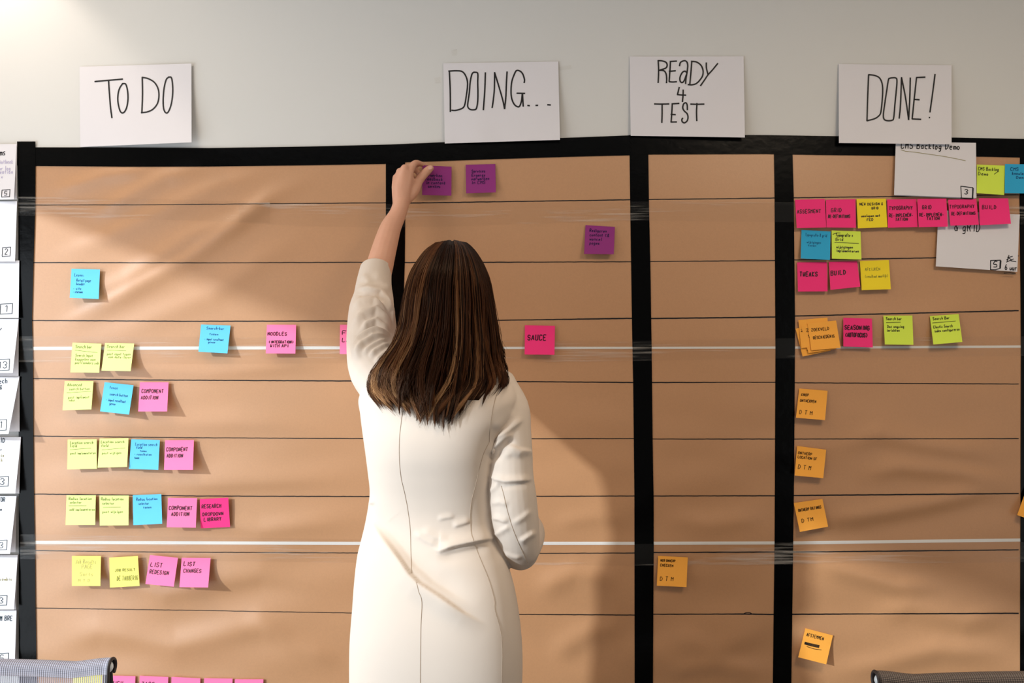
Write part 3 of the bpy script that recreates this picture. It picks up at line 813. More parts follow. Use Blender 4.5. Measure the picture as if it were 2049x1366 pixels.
sign([(159.3, 133.5), (383, 127), (383.3, 284.6), (160.6, 294)], TODO, (3, 1, 2, 1), zt(0, 80, 4.0167), 'white sheet lettered TO DO on the wall above the board', lambda u, v: 0.003 + 0.020 * u * v * v + .004 * u * u)
sign([(887, 126.5), (1117, 123), (1120.5, 279.7), (890, 287)], DOING, (2, 1, 1, 3, 3, 1, 1, 1), zt(860, 80, 5.693), 'white sheet lettered DOING... over the board edge', lambda u, v: 0.003 + .007 * v + 0.010 * u * v * v + .004 * math.exp(-((u - .3) / .08) ** 2) * v ** 3)
sign([(1260, 113), (1488, 112.5), (1490.5, 275), (1262, 271.5)], READY, (3, 4, 2, 2, 2, 3, 2, 4, 1, 2), zt(1230, 80, 5.693), 'white sheet lettered READY 4 TEST', lambda u, v: 0.003 + .008 * v + 0.008 * u * v * v)
sign([(1678, 128), (1904, 130.5), (1904, 288.6), (1678.6, 286)], DONE, (2, 1, 3, 4, 2), zt(1650, 100, 4.268), 'white sheet lettered DONE! above the white card', lambda u, v: 0.004 + .016 * v)


# --- white cards
def card_strokes(items):
    st = []
    for it in items:
        if it[0] == 't':
            st += text_strokes(it[4], it[1], it[2], it[3], it[5])
        else:
            st.append(list(it[1]))
    return st


def white_card(c, label, group, liftf, draws, back=None, name='white_card'):
    """front flap + the back flap that shows behind it; draws = [(ink, width, strokes in pixel coordinates)]"""
    f = sheet_map(c, liftf)
    V, F = sheet_mesh(f, 9, 9, 0.0003)
    o = tag(mesh_obj(name, V, F, M['paper']), label, 'card', group)
    if back:
        f2 = sheet_map(back[0], back[1])
        V, F = sheet_mesh(f2, 7, 7, 0.0003)
        mesh_obj('back_flap', V, F, M['paper'], o)
    x0, y0 = c[0]
    w = c[1][0] - c[0][0]
    h = c[3][1] - c[0][1]
    c_ = [np.array(p, float) for p in c]

    def uvp(px, py):
        v = (py - y0) / h
        l = c_[0] * (1 - v) + c_[3] * v
        r = c_[1] * (1 - v) + c_[2] * v
        return (px - l[0]) / (r[0] - l[0]), v
    for k, (ink, width, strokes) in enumerate(draws):
        V, F = [], []
        for st in strokes:
            ribbon(st, width, lambda x, y: f(*uvp(x, y), 0.0005), V, F)
        mesh_obj('writing', V, F, M[ink], o, smooth=False)['kind'] = 'stuff'
    return o


def boxed(x0, y0, x1, y1, ch, n=1):
    s = [[(x0, y0), (x1, y0 - 1)], [(x1, y0 - 1), (x1 - 1, y1)], [(x1 - .5, y1), (x0 - 1, y1 + 1)], [(x0, y0), (x0 - 1, y1)]]
    h = (y1 - y0) * .62
    return s + text_strokes(ch, x0 + (x1 - x0) * (.28 if n == 1 else .1), y0 + (y1 - y0) * .8, h, (x1 - x0) * (.42 if n == 1 else .75))


GC = 'white cards hanging beside the board'
LX = -128
CARDS = [
    ((33, 288), (28, 399), None, .010, [('ink', 1.4, text_strokes('ms', 0, 311, 14, 11)), ('ink_lilac', 1.0, text_strokes('bibliotheek', -14, 328, 8, 40) + text_strokes('kleur log', -14, 341, 8, 35) + text_strokes('+ mention', -14, 348, 8, 40) + text_strokes('x', 2, 357, 6, 4)), ('ink', 1.3, boxed(4, 381, 20, 394, '5'))],
     'white card of the hanging column marked 5, level with the board top', (34, 288, 33.5, 399)),
    ((34, 402), (30, 523), None, .008, [('ink', 1.3, boxed(5, 496, 21, 513, '2'))], 'white hanging card marked 2, second from the top', None),
    ((38.5, 521), (37.2, 636), None, .006, [('ink_teal', 1.3, boxed(1, 609, 25, 628, '1'))], 'white hanging card marked 1, third from the top', None),
    ((37.4, 637.5), (25.4, 746), None, .030, [('ink_teal', 1.3, boxed(-6, 720, 19, 741, '13', 2) + [[(-1, 662), (3, 657)]])], 'white hanging card marked 13 and curling off the board', (37.4, 637.5, 37, 752)),
    ((39, 753), (17, 868), None, .045, [('ink_teal', 1.3, text_strokes('Tech', -9, 767, 9, 24) + text_strokes('&', 0, 779, 8, 4)), ('ink_teal', 1.3, boxed(-8, 841, 13, 861, '1'))], 'white card of the hanging column ending its top line in ech', (39, 753, 39.2, 863)),
    ((42, 874), (30.6, 987), None, .022, [('ink_teal', 1.3, text_strokes('GRID', -12, 886, 9, 22) + [[(0, 901), (3, 900)]]), ('ink_grey', 1.0, text_strokes('co', 2, 914, 6, 6) + text_strokes('k', 2, 924, 6, 4)), ('ink_teal', 1.3, boxed(-6, 955, 17, 973, '3'))], 'white card of the hanging column headed ID and marked 3', (42, 874, 38.5, 987)),
    ((33, 992), (20, 1108), None, .032, [('ink_teal', 1.3, text_strokes('TOR', -3, 1004, 8, 13) + text_strokes('in', -3, 1022, 5, 7)), ('ink_teal', 1.3, boxed(-8, 1082, 14, 1100, '3'))], 'white card of the hanging column headed TOR', (33, 992, 31, 1104)),
    ((35.4, 1110), (28, 1219), None, .016, [('ink_grey', 1.0, text_strokes('+ combis', -9, 1162, 6, 33)), ('ink_teal', 1.3, boxed(-8, 1193, 14, 1211, '3'))], 'white card of the hanging column with a pencilled line above its 3', (35.4, 1110, 32, 1219)),
    ((33, 1220), (29.3, 1330), None, .012, [('ink_teal', 1.3, text_strokes('M BRE', 0, 1242, 9, 25)), ('ink_teal', 1.3, boxed(-8, 1308, 17, 1326, '5'))], 'white card lowest in the hanging column, behind the chair', (33, 1220, 32.5, 1330)),
]
for k, (tr, br, _, lift, draws, lab, back) in enumerate(CARDS):
    c = [(LX, tr[1] + 1), tr, br, (LX, br[1] + 1)]
    bk = ([(LX, back[1] + 1), (back[0], back[1]), (back[2], back[3]), (LX, back[3] + 1)], lambda u, v: .0006) if back else None
    white_card(c, lab, GC, (lambda L: lambda u, v: .0016 + L * v ** 1.4 * (.35 + .65 * u))(lift), draws, bk)

white_card([(1792.5, 283), (1952.9, 285.7), (1953.8, 396), (1789, 389.8)], 'white card under the DONE! sign marked with a boxed 3', 'white cards in the DONE column', lambda u, v: .003 + .006 * v,
           [('ink', 1.8, text_strokes('CMS Backlog Demo', 1803, 296.5, 12, 118)), ('ink_grey', 1.1, [[(1803, 299.5), (1812, 302), (1830, 303.5), (1855, 306.5), (1885, 310), (1910, 314), (1932, 318)]]),
            ('ink', 1.6, [[(1922.5, 368), (1947, 370)], [(1922.5, 368), (1924, 391)], [(1922, 391), (1946, 391.5)], [(1946.5, 370), (1945.5, 391)], [(1947.6, 371), (1946.6, 391)]] + text_strokes('3', 1930, 383, 9, 8))],
           back=([(1794, 284), (1952, 287), (1951.2, 398.4), (1790, 391)], lambda u, v: .001))
white_card([(1878, 420.3), (2040.5, 429), (2035.5, 543.7), (1872.5, 532.7)], 'white card below the pink row marked 5 and 6 uur', 'white cards in the DONE column', lambda u, v: .002 + .005 * v,
           [('ink', 1.7, text_strokes('& gRID', 1910, 459, 16, 52)),
            ('ink', 1.7, [[(1982.5, 514), (2002, 512)], [(2001.5, 512), (2000.5, 528)], [(2003, 513), (2002, 528)], [(1982, 514), (1982, 532)], [(1982, 532), (1992, 531.5), (2001, 528)]] + text_strokes('5', 1988, 526, 11, 9)),
            ('ink', 1.6, [[(2014, 511), (2020, 505), (2026, 503)], [(2016, 505), (2024, 510)], [(2019, 501), (2016, 513)], [(2014, 515), (2028, 508)], [(2023, 512), (2033, 513)]] + text_strokes('6 uur', 2011, 530, 10, 24) + [[(2009, 537), (2020, 535.5), (2032, 536)]])])
# ------------------------------------------------------------------ the woman
M['skin'] = new_mat('skin', (0.62, 0.33, 0.22), 0.5, 0.35, noise=(60, 0.05), bump=(400, 0.06, 0.0006))
M['skin'].node_tree.nodes['Principled BSDF'].inputs['Subsurface Weight'].default_value = 0.12
M['skin'].node_tree.nodes['Principled BSDF'].inputs['Subsurface Radius'].default_value = (0.012, 0.005, 0.003)
M['nail'] = new_mat('finger_nail', (0.66, 0.38, 0.30), 0.3, 0.5)
M['dress'] = new_mat('cream_dress_fabric', (0.61, 0.52, 0.44), 0.85, 0.15, noise=(7, 0.012), bump=(1400, 0.08, 0.0004))
M['seam'] = new_mat('dress_seam_shade', (0.40, 0.31, 0.235), 0.9, 0.1)  # darker than the cloth, paints the shade in the seam gap
M['eye'] = new_mat('eye_white', (0.8, 0.78, 0.75), 0.2, 0.5)
M['iris'] = new_mat('iris_brown', (0.08, 0.035, 0.015), 0.2, 0.5)
M['shoe'] = new_mat('shoe_leather', (0.45, 0.36, 0.28), 0.4, 0.4)
PX_ = scale_at(-0.5)


def caps(rings):
    """close a list of rings (lists of Vectors) into verts / faces"""
    n = len(rings[0])
    V = [p for r in rings for p in r]
    F = []
    for j in range(len(rings) - 1):
        for i in range(n):
            a, b = j * n + i, j * n + (i + 1) % n
            F.append((a, b, b + n, a + n))
    F.append(tuple(reversed(range(n))))
    F.append(tuple(range((len(rings) - 1) * n, len(rings) * n)))
    return V, F


def tube(pts, radii, n=16, flat=1.0, flat_dir=None, samples=4):
    """round-ended tube through pts; flat < 1 squashes it along flat_dir"""
    P = [np.array(p, float) for p in pts]
    T = catmull([np.append(p, r) for p, r in zip(P, radii)], samples)
    P = [Vector(t[:3]) for t in T]
    Rr = [float(t[3]) for t in T]
    d0 = (P[0] - P[1]).normalized()
    d1 = (P[-1] - P[-2]).normalized()
    pre = [(P[0] + d0 * Rr[0] * math.sin(a), Rr[0] * math.cos(a)) for a in (1.45, 1.1, 0.7, 0.35)]
    post = [(P[-1] + d1 * Rr[-1] * math.sin(a), Rr[-1] * math.cos(a)) for a in (0.35, 0.7, 1.1, 1.45)]
    seq = pre + list(zip(P, Rr)) + post
    rings, ref = [], None
    for i, (p, r) in enumerate(seq):
        q0, q1 = seq[max(i - 1, 0)][0], seq[min(i + 1, len(seq) - 1)][0]
        t = (q1 - q0).normalized()
        if flat_dir is not None:
            ref = Vector(flat_dir)
        elif ref is None:
            ref = Vector((0, 1, 0)) if abs(t.y) < 0.9 else Vector((1, 0, 0))
        b = (ref - t * ref.dot(t)).normalized()
        a = t.cross(b).normalized()
        ref = b
        rings.append([p + a * (r * math.cos(2 * math.pi * k / n)) + b * (r * flat * math.sin(2 * math.pi * k / n)) for k in range(n)])
    return caps(rings)


def torso(rows, tilt, shrink=0.0, n=140, e=2.3):
    """rows: (py, xl, xr, depth of the centre, half depth); the left side lies nearer to the wall"""
    T = catmull(rows, 8)
    rings = []
    for py, xl, xr, yc, hd in T:
        c = W((xl + xr) / 2, py, yc)
        hw = (xr - xl) / 2 * scale_at(yc) - shrink
        h = hd - shrink
        ring = []
        for k in range(n):
            a = 2 * math.pi * k / n
            ca, sa = math.cos(a), math.sin(a)
            x = math.copysign(abs(ca) ** (2 / e), ca) * hw
            y = math.copysign(abs(sa) ** (2 / e), sa) * h
            ring.append(Vector((c.x + x, c.y + y - tilt * x, c.z)))
        rings.append(ring)
    return caps(rings)


def ellipsoid(c, r, rot=None, n=20, m=12):
    V, F = [], []
    R3 = rot or Matrix.Identity(3)
    rings = []
    for j in range(m + 1):
        th = math.pi * (0.02 + 0.96 * j / m)
        rings.append([Vector(c) + R3 @ Vector((r[0] * math.sin(th) * math.cos(2 * math.pi * i / n), r[1] * math.sin(th) * math.sin(2 * math.pi * i / n), r[2] * math.cos(th))) for i in range(n)])
    return caps(rings)


def merge(parts):
    V, F = [], []
    for v, f in parts:
        b = len(V)
        V += list(v)
        F += [tuple(i + b for i in q) for q in f]
    return V, F


def remeshed(parts, voxel, smooth_it, smooth_f=0.5):
    """fuse overlapping closed shapes into one continuous surface"""
    V, F = merge(parts)
    me = bpy.data.meshes.new('tmp')
    me.from_pydata([tuple(v) for v in V], [], F)
    bm = bmesh.new()
    bm.from_mesh(me)
    bmesh.ops.recalc_face_normals(bm, faces=bm.faces)
    bm.to_mesh(me)
    bm.free()
    o = bpy.data.objects.new('tmp', me)
    COL.objects.link(o)
    m = o.modifiers.new('r', 'REMESH')
    m.mode = 'VOXEL'
    m.voxel_size = voxel
    m.use_smooth_shade = True
    if smooth_it:
        s = o.modifiers.new('s', 'SMOOTH')
        s.factor = smooth_f
        s.iterations = smooth_it
    dg = bpy.context.evaluated_depsgraph_get()
    out = bpy.data.meshes.new_from_object(o.evaluated_get(dg))
    bpy.data.objects.remove(o)
    out.polygons.foreach_set('use_smooth', [True] * len(out.polygons))
    return out


def coords(me):
    a = np.empty(len(me.vertices) * 3)
    me.vertices.foreach_get('co', a)
    return a.reshape(-1, 3)


def normals(me):
    a = np.empty(len(me.vertices) * 3)
    me.vertices.foreach_get('normal', a)
    return a.reshape(-1, 3)


def to_px(c):
    f = (D + c[:, 1]) * S / D
    return CX + c[:, 0] / f, CY - (c[:, 2] - CZ) / f


woman = tag(empty('person', (-0.16, -0.5, 0.0)), 'person with long brown hair in a cream dress reaching up to a purple note', 'person')
bpy.context.view_layer.update()


def adopt(o):
    o.parent = woman
    o.matrix_parent_inverse = Matrix.Translation((0.16, 0.5, 0.0))
    return o


TILT = 0.22
TORSO = [
    (712, 862, 938, -0.450, 0.050), (735, 800, 980, -0.458, 0.070), (760, 742, 1022, -0.470, 0.088), (795, 714, 1036, -0.485, 0.102), (830, 717, 1022, -0.492, 0.108),
    (865, 722, 1000, -0.495, 0.110), (905, 728, 988, -0.494, 0.107), (945, 733, 985, -0.489, 0.100), (985, 737, 985, -0.482, 0.095), (1020, 733, 986, -0.477, 0.094),
    (1056, 726, 990, -0.478, 0.097), (1088, 718, 1001, -0.483, 0.104), (1116, 711, 1014, -0.489, 0.110), (1164, 705, 1029, -0.496, 0.118), (1228, 700, 1040, -0.500, 0.125),
    (1292, 695, 1045, -0.500, 0.126), (1366, 694, 1044, -0.497, 0.122), (1450, 696, 1040, -0.492, 0.118), (1560, 706, 1028, -0.488, 0.112), (1660, 716, 1016, -0.486, 0.108)]
# joints, pixel + depth
WRIST, ELBOW, SHOULDER = (803, 408, -0.080), (742, 596, -0.200), (772, 752, -0.420)


def chain(lst, k=1.0, **kw):
    """lst: (px, py, depth, radius in metres)"""
    return tube([W(a, b, y) for a, b, y, r in lst], [r * k for a, b, y, r in lst], **kw)


left_forearm = chain([(803, 406, -0.080, 0.0205), (796, 428, -0.090, 0.0215), (782, 455, -0.110, 0.0260), (773.5, 481, -0.130, 0.0290), (765.5, 510, -0.150, 0.0312),
                      (758.5, 537, -0.165, 0.0330), (744, 592, -0.200, 0.0350)])
left_upper = chain([(744, 592, -0.200, 0.035), (746, 650, -0.29, 0.040), (752, 700, -0.36, 0.043), (775, 752, -0.425, 0.050)])
right_upper = chain([(1008, 800, -0.500, 0.037), (1018, 900, -0.522, 0.031), (1026, 1000, -0.525, 0.031), (1040, 1086, -0.500, 0.030)])
right_fore = chain([(1040, 1088, -0.505, 0.034), (1052, 1070, -0.43, 0.033), (1050, 1054, -0.35, 0.027), (1030, 1040, -0.292, 0.021)])


def hand(joint):
    """joint(name) -> list of (point, radius); five metacarpal rays and five fingers, each its own chain"""
    return [tube([p for p, r in ch], [r for p, r in ch], n=12) for ch in joint]


def WP(l):
    return [(W(a, b, y), r) for a, b, y, r in l]


left_hand = hand([
    WP([(809, 404, -.081, .0130), (814, 372, -.078, .0128), (821, 341, -.070, .0102)]),
    WP([(803, 405, -.083, .0140), (804, 370, -.083, .0130), (809.5, 336.5, -.078, .0102)]),
    WP([(797.5, 405, -.081, .0130), (796.5, 372, -.080, .0120), (800, 343, -.071, .0096)]),
    WP([(794, 405, -.077, .0110), (792, 378, -.073, .0105), (792, 355, -.061, .0088)]),
    WP([(811, 402, -.075, .0130), (826, 384, -.062, .0155), (836, 364, -.049, .0128)]),
    WP([(814, 385, -.070, .0150), (822, 362, -.066, .0118)]),
    WP([(806, 398, -.082, .0145), (808, 372, -.082, .0128), (814, 345, -.076, .0104)]), WP([(799, 398, -.083, .0140), (800, 370, -.083, .0126), (804, 345, -.077, .0100)]),
    WP([(795, 398, -.079, .0120), (794, 374, -.077, .0115), (796, 352, -.067, .0092)]),
    WP([(821, 341, -.070, .0100), (829.5, 327, -.044, .0086), (841, 327.5, -.022, .0073), (850.5, 332, -.0125, .0062)]),
    WP([(809.5, 336.5, -.078, .0100), (821, 335, -.042, .0086), (833, 341, -.022, .0076), (839, 349, -.020, .0066)]),
    WP([(800, 343, -.071, .0094), (811, 345, -.038, .0082), (823, 352, -.022, .0072), (828, 361, -.024, .0062)]),
    WP([(792, 355, -.061, .0086), (802, 358, -.034, .0072), (812, 365, -.020, .0062), (817, 372, -.022, .0056)]),
    WP([(835.5, 364, -.049, .0125), (848.5, 348.5, -.040, .0112), (856, 341, -.036, .0108), (861.5, 336.5, -.0335, .0090)]),
])
# right hand: relaxed, in front of the belly
hx = W(1030, 1040, -0.295)
u1 = Vector((-0.42, 0.12, 0.9)).normalized()          # along the hand
u2 = Vector((-0.85, 0.1, -0.3))
u2 = (u2 - u1 * u2.dot(u1)).normalized()                # towards the thumb
u3 = u1.cross(u2)                                       # palm normal


def RH(l):
    return [(hx + u1 * a + u2 * b + u3 * c, r) for a, b, c, r in l]


right_hand = hand([
    RH([(0, .010, 0, .013), (.045, .020, 0, .012), (.085, .028, 0, .0100)]), RH([(0, .003, 0, .014), (.045, .007, 0, .012), (.090, .008, 0, .0100)]),
    RH([(0, -.004, 0, .013), (.045, -.007, 0, .011), (.085, -.011, 0, .0095)]), RH([(0, -.010, 0, .011), (.04, -.020, 0, .010), (.076, -.028, 0, .0085)]),
    RH([(.005, .012, 0, .013), (.030, .034, .008, .0125), (.055, .048, .014, .0105)]),
    RH([(.085, .028, 0, .0095), (.122, .031, .010, .0083), (.142, .032, .022, .0073), (.156, .031, .034, .0064)]),
    RH([(.090, .008, 0, .0095), (.130, .010, .012, .0083), (.152, .010, .027, .0074), (.166, .010, .041, .0064)]),
    RH([(.085, -.011, 0, .0090), (.122, -.012, .013, .0080), (.142, -.012, .028, .0070), (.155, -.011, .041, .0062)]),
    RH([(.076, -.028, 0, .0082), (.104, -.031, .012, .0070), (.118, -.031, .024, .0062), (.128, -.030, .034, .0055)]),
    RH([(.055, .048, .014, .0102), (.082, .056, .020, .0092), (.102, .058, .026, .0078)]),
])
# head, turned to the wall and a little up to the note
HC = W(898, 592, -0.440)
HR = Matrix.Rotation(math.radians(14), 3, 'Z') @ Matrix.Rotation(math.radians(8), 3, 'X')


def HP(x, y, z):
    return HC + HR @ Vector((x, y, z))


head_parts = [
    ellipsoid(HP(0, -0.012, 0.030), (0.074, 0.092, 0.084), HR), ellipsoid(HP(0, 0.022, -0.030), (0.060, 0.068, 0.076), HR),
    ellipsoid(HP(0, 0.048, -0.078), (0.034, 0.036, 0.026), HR), ellipsoid(HP(0, 0.074, 0.022), (0.050, 0.016, 0.014), HR),
    tube([HP(0, 0.086, 0.008), HP(0, 0.100, -0.016), HP(0, 0.106, -0.030)], [0.008, 0.0095, 0.0115], n=10), ellipsoid(HP(0.010, 0.096, -0.032), (0.0085, 0.009, 0.007), HR),
    ellipsoid(HP(-0.010, 0.096, -0.032), (0.0085, 0.009, 0.007), HR), ellipsoid(HP(0, 0.087, -0.054), (0.022, 0.009, 0.0058), HR), ellipsoid(HP(0, 0.085, -0.065), (0.019, 0.009, 0.0068), HR),
    ellipsoid(HP(0.040, 0.062, -0.022), (0.022, 0.022, 0.024), HR), ellipsoid(HP(-0.040, 0.062, -0.022), (0.022, 0.022, 0.024), HR),
    ellipsoid(HP(0.074, 0.000, -0.008), (0.0075, 0.018, 0.030), HR), ellipsoid(HP(-0.074, 0.000, -0.008), (0.0075, 0.018, 0.030), HR),
    tube([HP(0, -0.020, -0.040), W(896, 700, -0.452), W(892, 752, -0.465)], [0.056, 0.053, 0.064]),
]


def leg(sx):
    x = -0.155 + sx * 0.082
    y0 = -0.492 - sx * TILT * 0.08
    return tube([(x, y0, 0.86), (x, y0, 0.70), (x - sx * .008, y0, 0.50), (x - sx * .012, y0 - .006, 0.36), (x - sx * .016, y0, 0.20), (x - sx * .018, y0, 0.105), (x - sx * .018, y0 + .03, 0.07), (x - sx * .016, y0 + .11, 0.045)],
                [0.086, 0.076, 0.054, 0.052, 0.041, 0.034, 0.032, 0.026])


body_me = remeshed([torso(TORSO[:-4], TILT, 0.024)] + head_parts + [left_forearm, left_upper, right_upper, right_fore, leg(-1), leg(1)] + left_hand + right_hand, 0.0030, 3, 0.5)
body_me.materials.append(M['skin'])
body = adopt(link(bpy.data.objects.new('body', body_me)))
body['label'] = 'bare forearm and hand reaching up to the board'
for s_ in (-1, 1):
    V, F = ellipsoid(HP(s_ * 0.031, 0.0735, 0.004), (0.0125, 0.0125, 0.0125), HR, 16, 10)
    e = adopt(mesh_obj('eye', V, F, M['eye']))
    V, F = ellipsoid(HP(s_ * 0.031, 0.0845, 0.004), (0.0055, 0.0025, 0.0055), HR, 12, 8)
    mesh_obj('iris', V, F, M['iris'], e)
for (p, q, w_) in (((857.0, 338.5, -.0455), (864.5, 332.5, -.0405), .0056), ((847.5, 329.2, -.0185), (853.0, 331.0, -.0160), .0040)):
    a, b = W(*p), W(*q)
    t = (b - a).normalized()
    ry = Vector((0, -1, 0)) + Vector((0.25, 0, 0.45))
    nrm = (ry - t * ry.dot(t)).normalized()
    rot = Matrix((t.cross(nrm), t, nrm)).transposed()
    V, F = ellipsoid((a + b) / 2 , (w_, (b - a).length * .5, .0014), rot, 12, 8)
    adopt(mesh_obj('finger_nail', V, F, M['nail']))
for sx in (-1, 1):
    x = -0.155 + sx * 0.064
    y0 = -0.492 - sx * TILT * 0.08
    parts = [tube([(x, y0 - 0.020, 0.050), (x, y0 + 0.06, 0.050), (x, y0 + 0.125, 0.034), (x, y0 + 0.175, 0.026)], [0.036, 0.038, 0.036, 0.024], flat=0.85, flat_dir=(0, 0, 1)),
             tube([(x, y0 - 0.028, 0.055), (x, y0 - 0.030, 0.022)], [0.024, 0.020])]
    sm = remeshed(parts, 0.005, 3)
    cc = coords(sm)
    cc[:, 2] = np.maximum(cc[:, 2], 0.001)
    sm.vertices.foreach_set('co', cc.ravel())
    sm.materials.append(M['shoe'])
    adopt(link(bpy.data.objects.new('shoe', sm)))

# --- the dress: bodice, skirt and two sleeves fused, then the folds pressed into the cloth
left_sleeve = chain([(757, 520, -0.158, 0.036), (752, 541, -0.168, 0.0385), (748, 570, -0.185, 0.0425), (747, 596, -0.203, 0.0475), (744, 620, -0.238, 0.0525), (744, 650, -0.285, 0.0555),
                     (746, 690, -0.350, 0.0575), (757, 738, -0.415, 0.062), (790, 775, -0.450, 0.066)], n=24)
right_sleeve = chain([(985, 790, -0.490, 0.060), (1014, 822, -0.512, 0.0470), (1018, 860, -0.524, 0.0450), (1020, 905, -0.530, 0.0458), (1020.5, 950, -0.532, 0.0470), (1026, 1000, -0.530, 0.0482),
                      (1031, 1047, -0.522, 0.0480), (1037, 1085, -0.508, 0.0440), (1041, 1103, -0.490, 0.0380)], n=24)
right_cuff = chain([(1040, 1092, -0.500, 0.0430), (1048, 1076, -0.445, 0.0430), (1053, 1064, -0.385, 0.0400), (1051, 1052, -0.330, 0.0350)], n=20)
dress_me = remeshed([torso(TORSO, TILT, 0.0), left_sleeve, right_sleeve, right_cuff], 0.0026, 7, 0.5)

DF = [  # polyline (px), height, softness below / above it (px)
    ([(732, 1026), (750, 1054), (790, 1104), (822, 1150), (838, 1166), (878, 1192), (926, 1226), (976, 1254)], 0.0085, 26, 3.2),
    ([(738, 1000), (765, 1050), (800, 1088), (832, 1128), (868, 1160), (910, 1186), (960, 1212)], -0.0060, 10, 30),
    ([(862, 1096), (880, 1103), (910, 1093), (946, 1085), (990, 1077), (1000, 1074)], 0.0075, 2.4, 20),
    ([(870, 1116), (905, 1108), (950, 1098), (988, 1092)], -0.0035, 14, 5),
    ([(874, 1040), (890, 1036), (912, 1033)], 0.0016, 3, 7), ([(904, 1054), (924, 1048), (944, 1041)], 0.0026, 3, 9), ([(840, 1058), (870, 1074), (900, 1080)], 0.002, 6, 10),
    ([(726, 1018), (740, 1006), (752, 1004)], 0.0035, 3, 8), ([(824, 1064), (850, 1080), (880, 1094)], 0.0025, 5, 10),
    # right sleeve head and sleeve
    ([(979, 916), (995, 893), (1014, 874), (1030, 868)], 0.0075, 3.0, 12), ([(984, 926), (1000, 902), (1018, 884), (1034, 878)], -0.0060, 8, 3),
    ([(984, 886), (1000, 874), (1016, 862), (1036, 845), (1050, 834)], 0.0050, 5, 9), ([(986, 862), (1002, 848), (1018, 832), (1030, 818)], 0.0030, 7, 9),
    ([(1000, 902), (1020, 892), (1040, 900), (1056, 902), (1072, 908)], 0.0045, 9, 3.5), ([(1003, 914), (1025, 905), (1050, 912)], 0.0022, 7, 7),
    ([(974, 950), (992, 959), (1010, 963), (1040, 961.5), (1070, 959.5)], 0.0042, 2.0, 9), ([(980, 964), (1010, 971), (1045, 968), (1070, 966)], -0.0018, 7, 2.5),
    ([(1000, 962), (990, 975), (978, 986)], 0.0020, 5, 5),
    ([(982, 1035), (1000, 1038), (1018, 1046)], 0.0030, 4, 8), ([(985, 1073), (1005, 1060), (1022, 1050)], 0.0026, 7, 4), ([(1022, 1050), (1046, 1034), (1068, 1018)], 0.0020, 7, 5),
    ([(1036, 1085), (1052, 1074), (1074, 1060)], 0.0036, 8, 4), ([(1006, 1104), (1024, 1112), (1046, 1116)], 0.0026, 6, 4), ([(978, 1008), (1000, 1004), (1020, 1010)], 0.0020, 5, 7),
    # raised sleeve
    ([(705, 580), (723, 580), (741, 583), (759, 588), (771, 603), (783, 624), (791, 652)], 0.0090, 2.6, 10), ([(709, 590), (740, 590), (758, 596), (768, 610), (780, 632)], -0.0060, 5, 2.0),
    ([(699, 626), (712, 612), (724, 603), (747, 598), (765, 609), (783, 636)], 0.0069, 8, 6), ([(700, 664), (712, 644), (727, 628), (752, 620), (773, 640), (789, 664)], 0.0078, 8, 6),
    ([(718, 668), (735, 648), (752, 642), (770, 656), (786, 668)], 0.0054, 6, 5),
    ([(703, 726), (711, 697), (720, 680), (733, 669), (749, 662), (768, 665), (786, 673)], 0.0093, 11, 2.6), ([(700, 712), (707, 692), (717, 675), (732, 663), (750, 656), (770, 659)], -0.0067, 2.5, 6),
    ([(713, 722), (719, 704), (728, 690), (747, 677), (778, 673)], 0.0060, 6, 4), ([(724, 714), (736, 700), (750, 690), (778, 679)], 0.0051, 6, 4), ([(736, 716), (752, 702), (782, 686)], 0.0048, 6, 4),
    ([(748, 728), (764, 712), (786, 696)], 0.0045, 7, 5), ([(722, 548), (735, 560), (742, 572)], 0.0027, 8, 8), ([(745, 545), (765, 562), (783, 586)], 0.0033, 9, 9),
]


def press_folds(me, folds, facing=0.05):
    c = coords(me)
    nrm = normals(me)
    view = np.array([0, -D, CZ]) - c
    view /= np.linalg.norm(view, axis=1)[:, None]
    fac = np.clip(((nrm * view).sum(1) - facing) / 0.35, 0, 1)
    px, py = to_px(c)
    off = np.zeros(len(c))
    for pts, a, wb, wa in folds:
        xs, ys = [p[0] for p in pts], [p[1] for p in pts]
        m = (px > min(xs) - 80) & (px < max(xs) + 80) & (py > min(ys) - 80) & (py < max(ys) + 80)
        if m.any():
            off[m] += fold(px[m], py[m], pts, a * 1.4, wb, wa, 0.3)
    c += nrm * (off * fac)[:, None]
    me.vertices.foreach_set('co', c.ravel())
    me.update()


press_folds(dress_me, DF)


def cut(me, point, normal, radius):
    """open the cloth at a cuff or hem: remove what lies beyond the plane"""
    bm = bmesh.new()
    bm.from_mesh(me)
    p, n = Vector(point), Vector(normal).normalized()
    vs = [v for v in bm.verts if (v.co - p).length < radius]
    sel = set(vs)
    es = [e for e in bm.edges if e.verts[0] in sel and e.verts[1] in sel]
    fs = [f for f in bm.faces if all(v in sel for v in f.verts)]
    bmesh.ops.bisect_plane(bm, geom=vs + es + fs, plane_co=p, plane_no=n, dist=1e-5)
    kill = [v for v in bm.verts if (v.co - p).length < radius * 1.05 and (v.co - p).dot(n) > 1e-4]
    bmesh.ops.delete(bm, geom=kill, context='VERTS')
    bm.to_mesh(me)
    bm.free()


la, lb = W(757, 520, -0.158), W(748, 570, -0.185)
cut(dress_me, W(752.5, 538.5, -0.167), (la - lb) + Vector((-0.006, 0.022, 0.0)), 0.085)
cut(dress_me, W(1052.5, 1056, -0.345), Vector((0.0, 1.0, 0.16)), 0.07)
cut(dress_me, (-0.16, -0.49, 0.51), (0, 0, -1), 0.6)
dress_me.materials.append(M['dress'])
dress = adopt(link(bpy.data.objects.new('dress', dress_me)))
sol = dress.modifiers.new('cloth', 'SOLIDIFY')
sol.thickness = 0.0016
sol.offset = -1
dress['label'] = 'cream fitted dress with three-quarter sleeves'

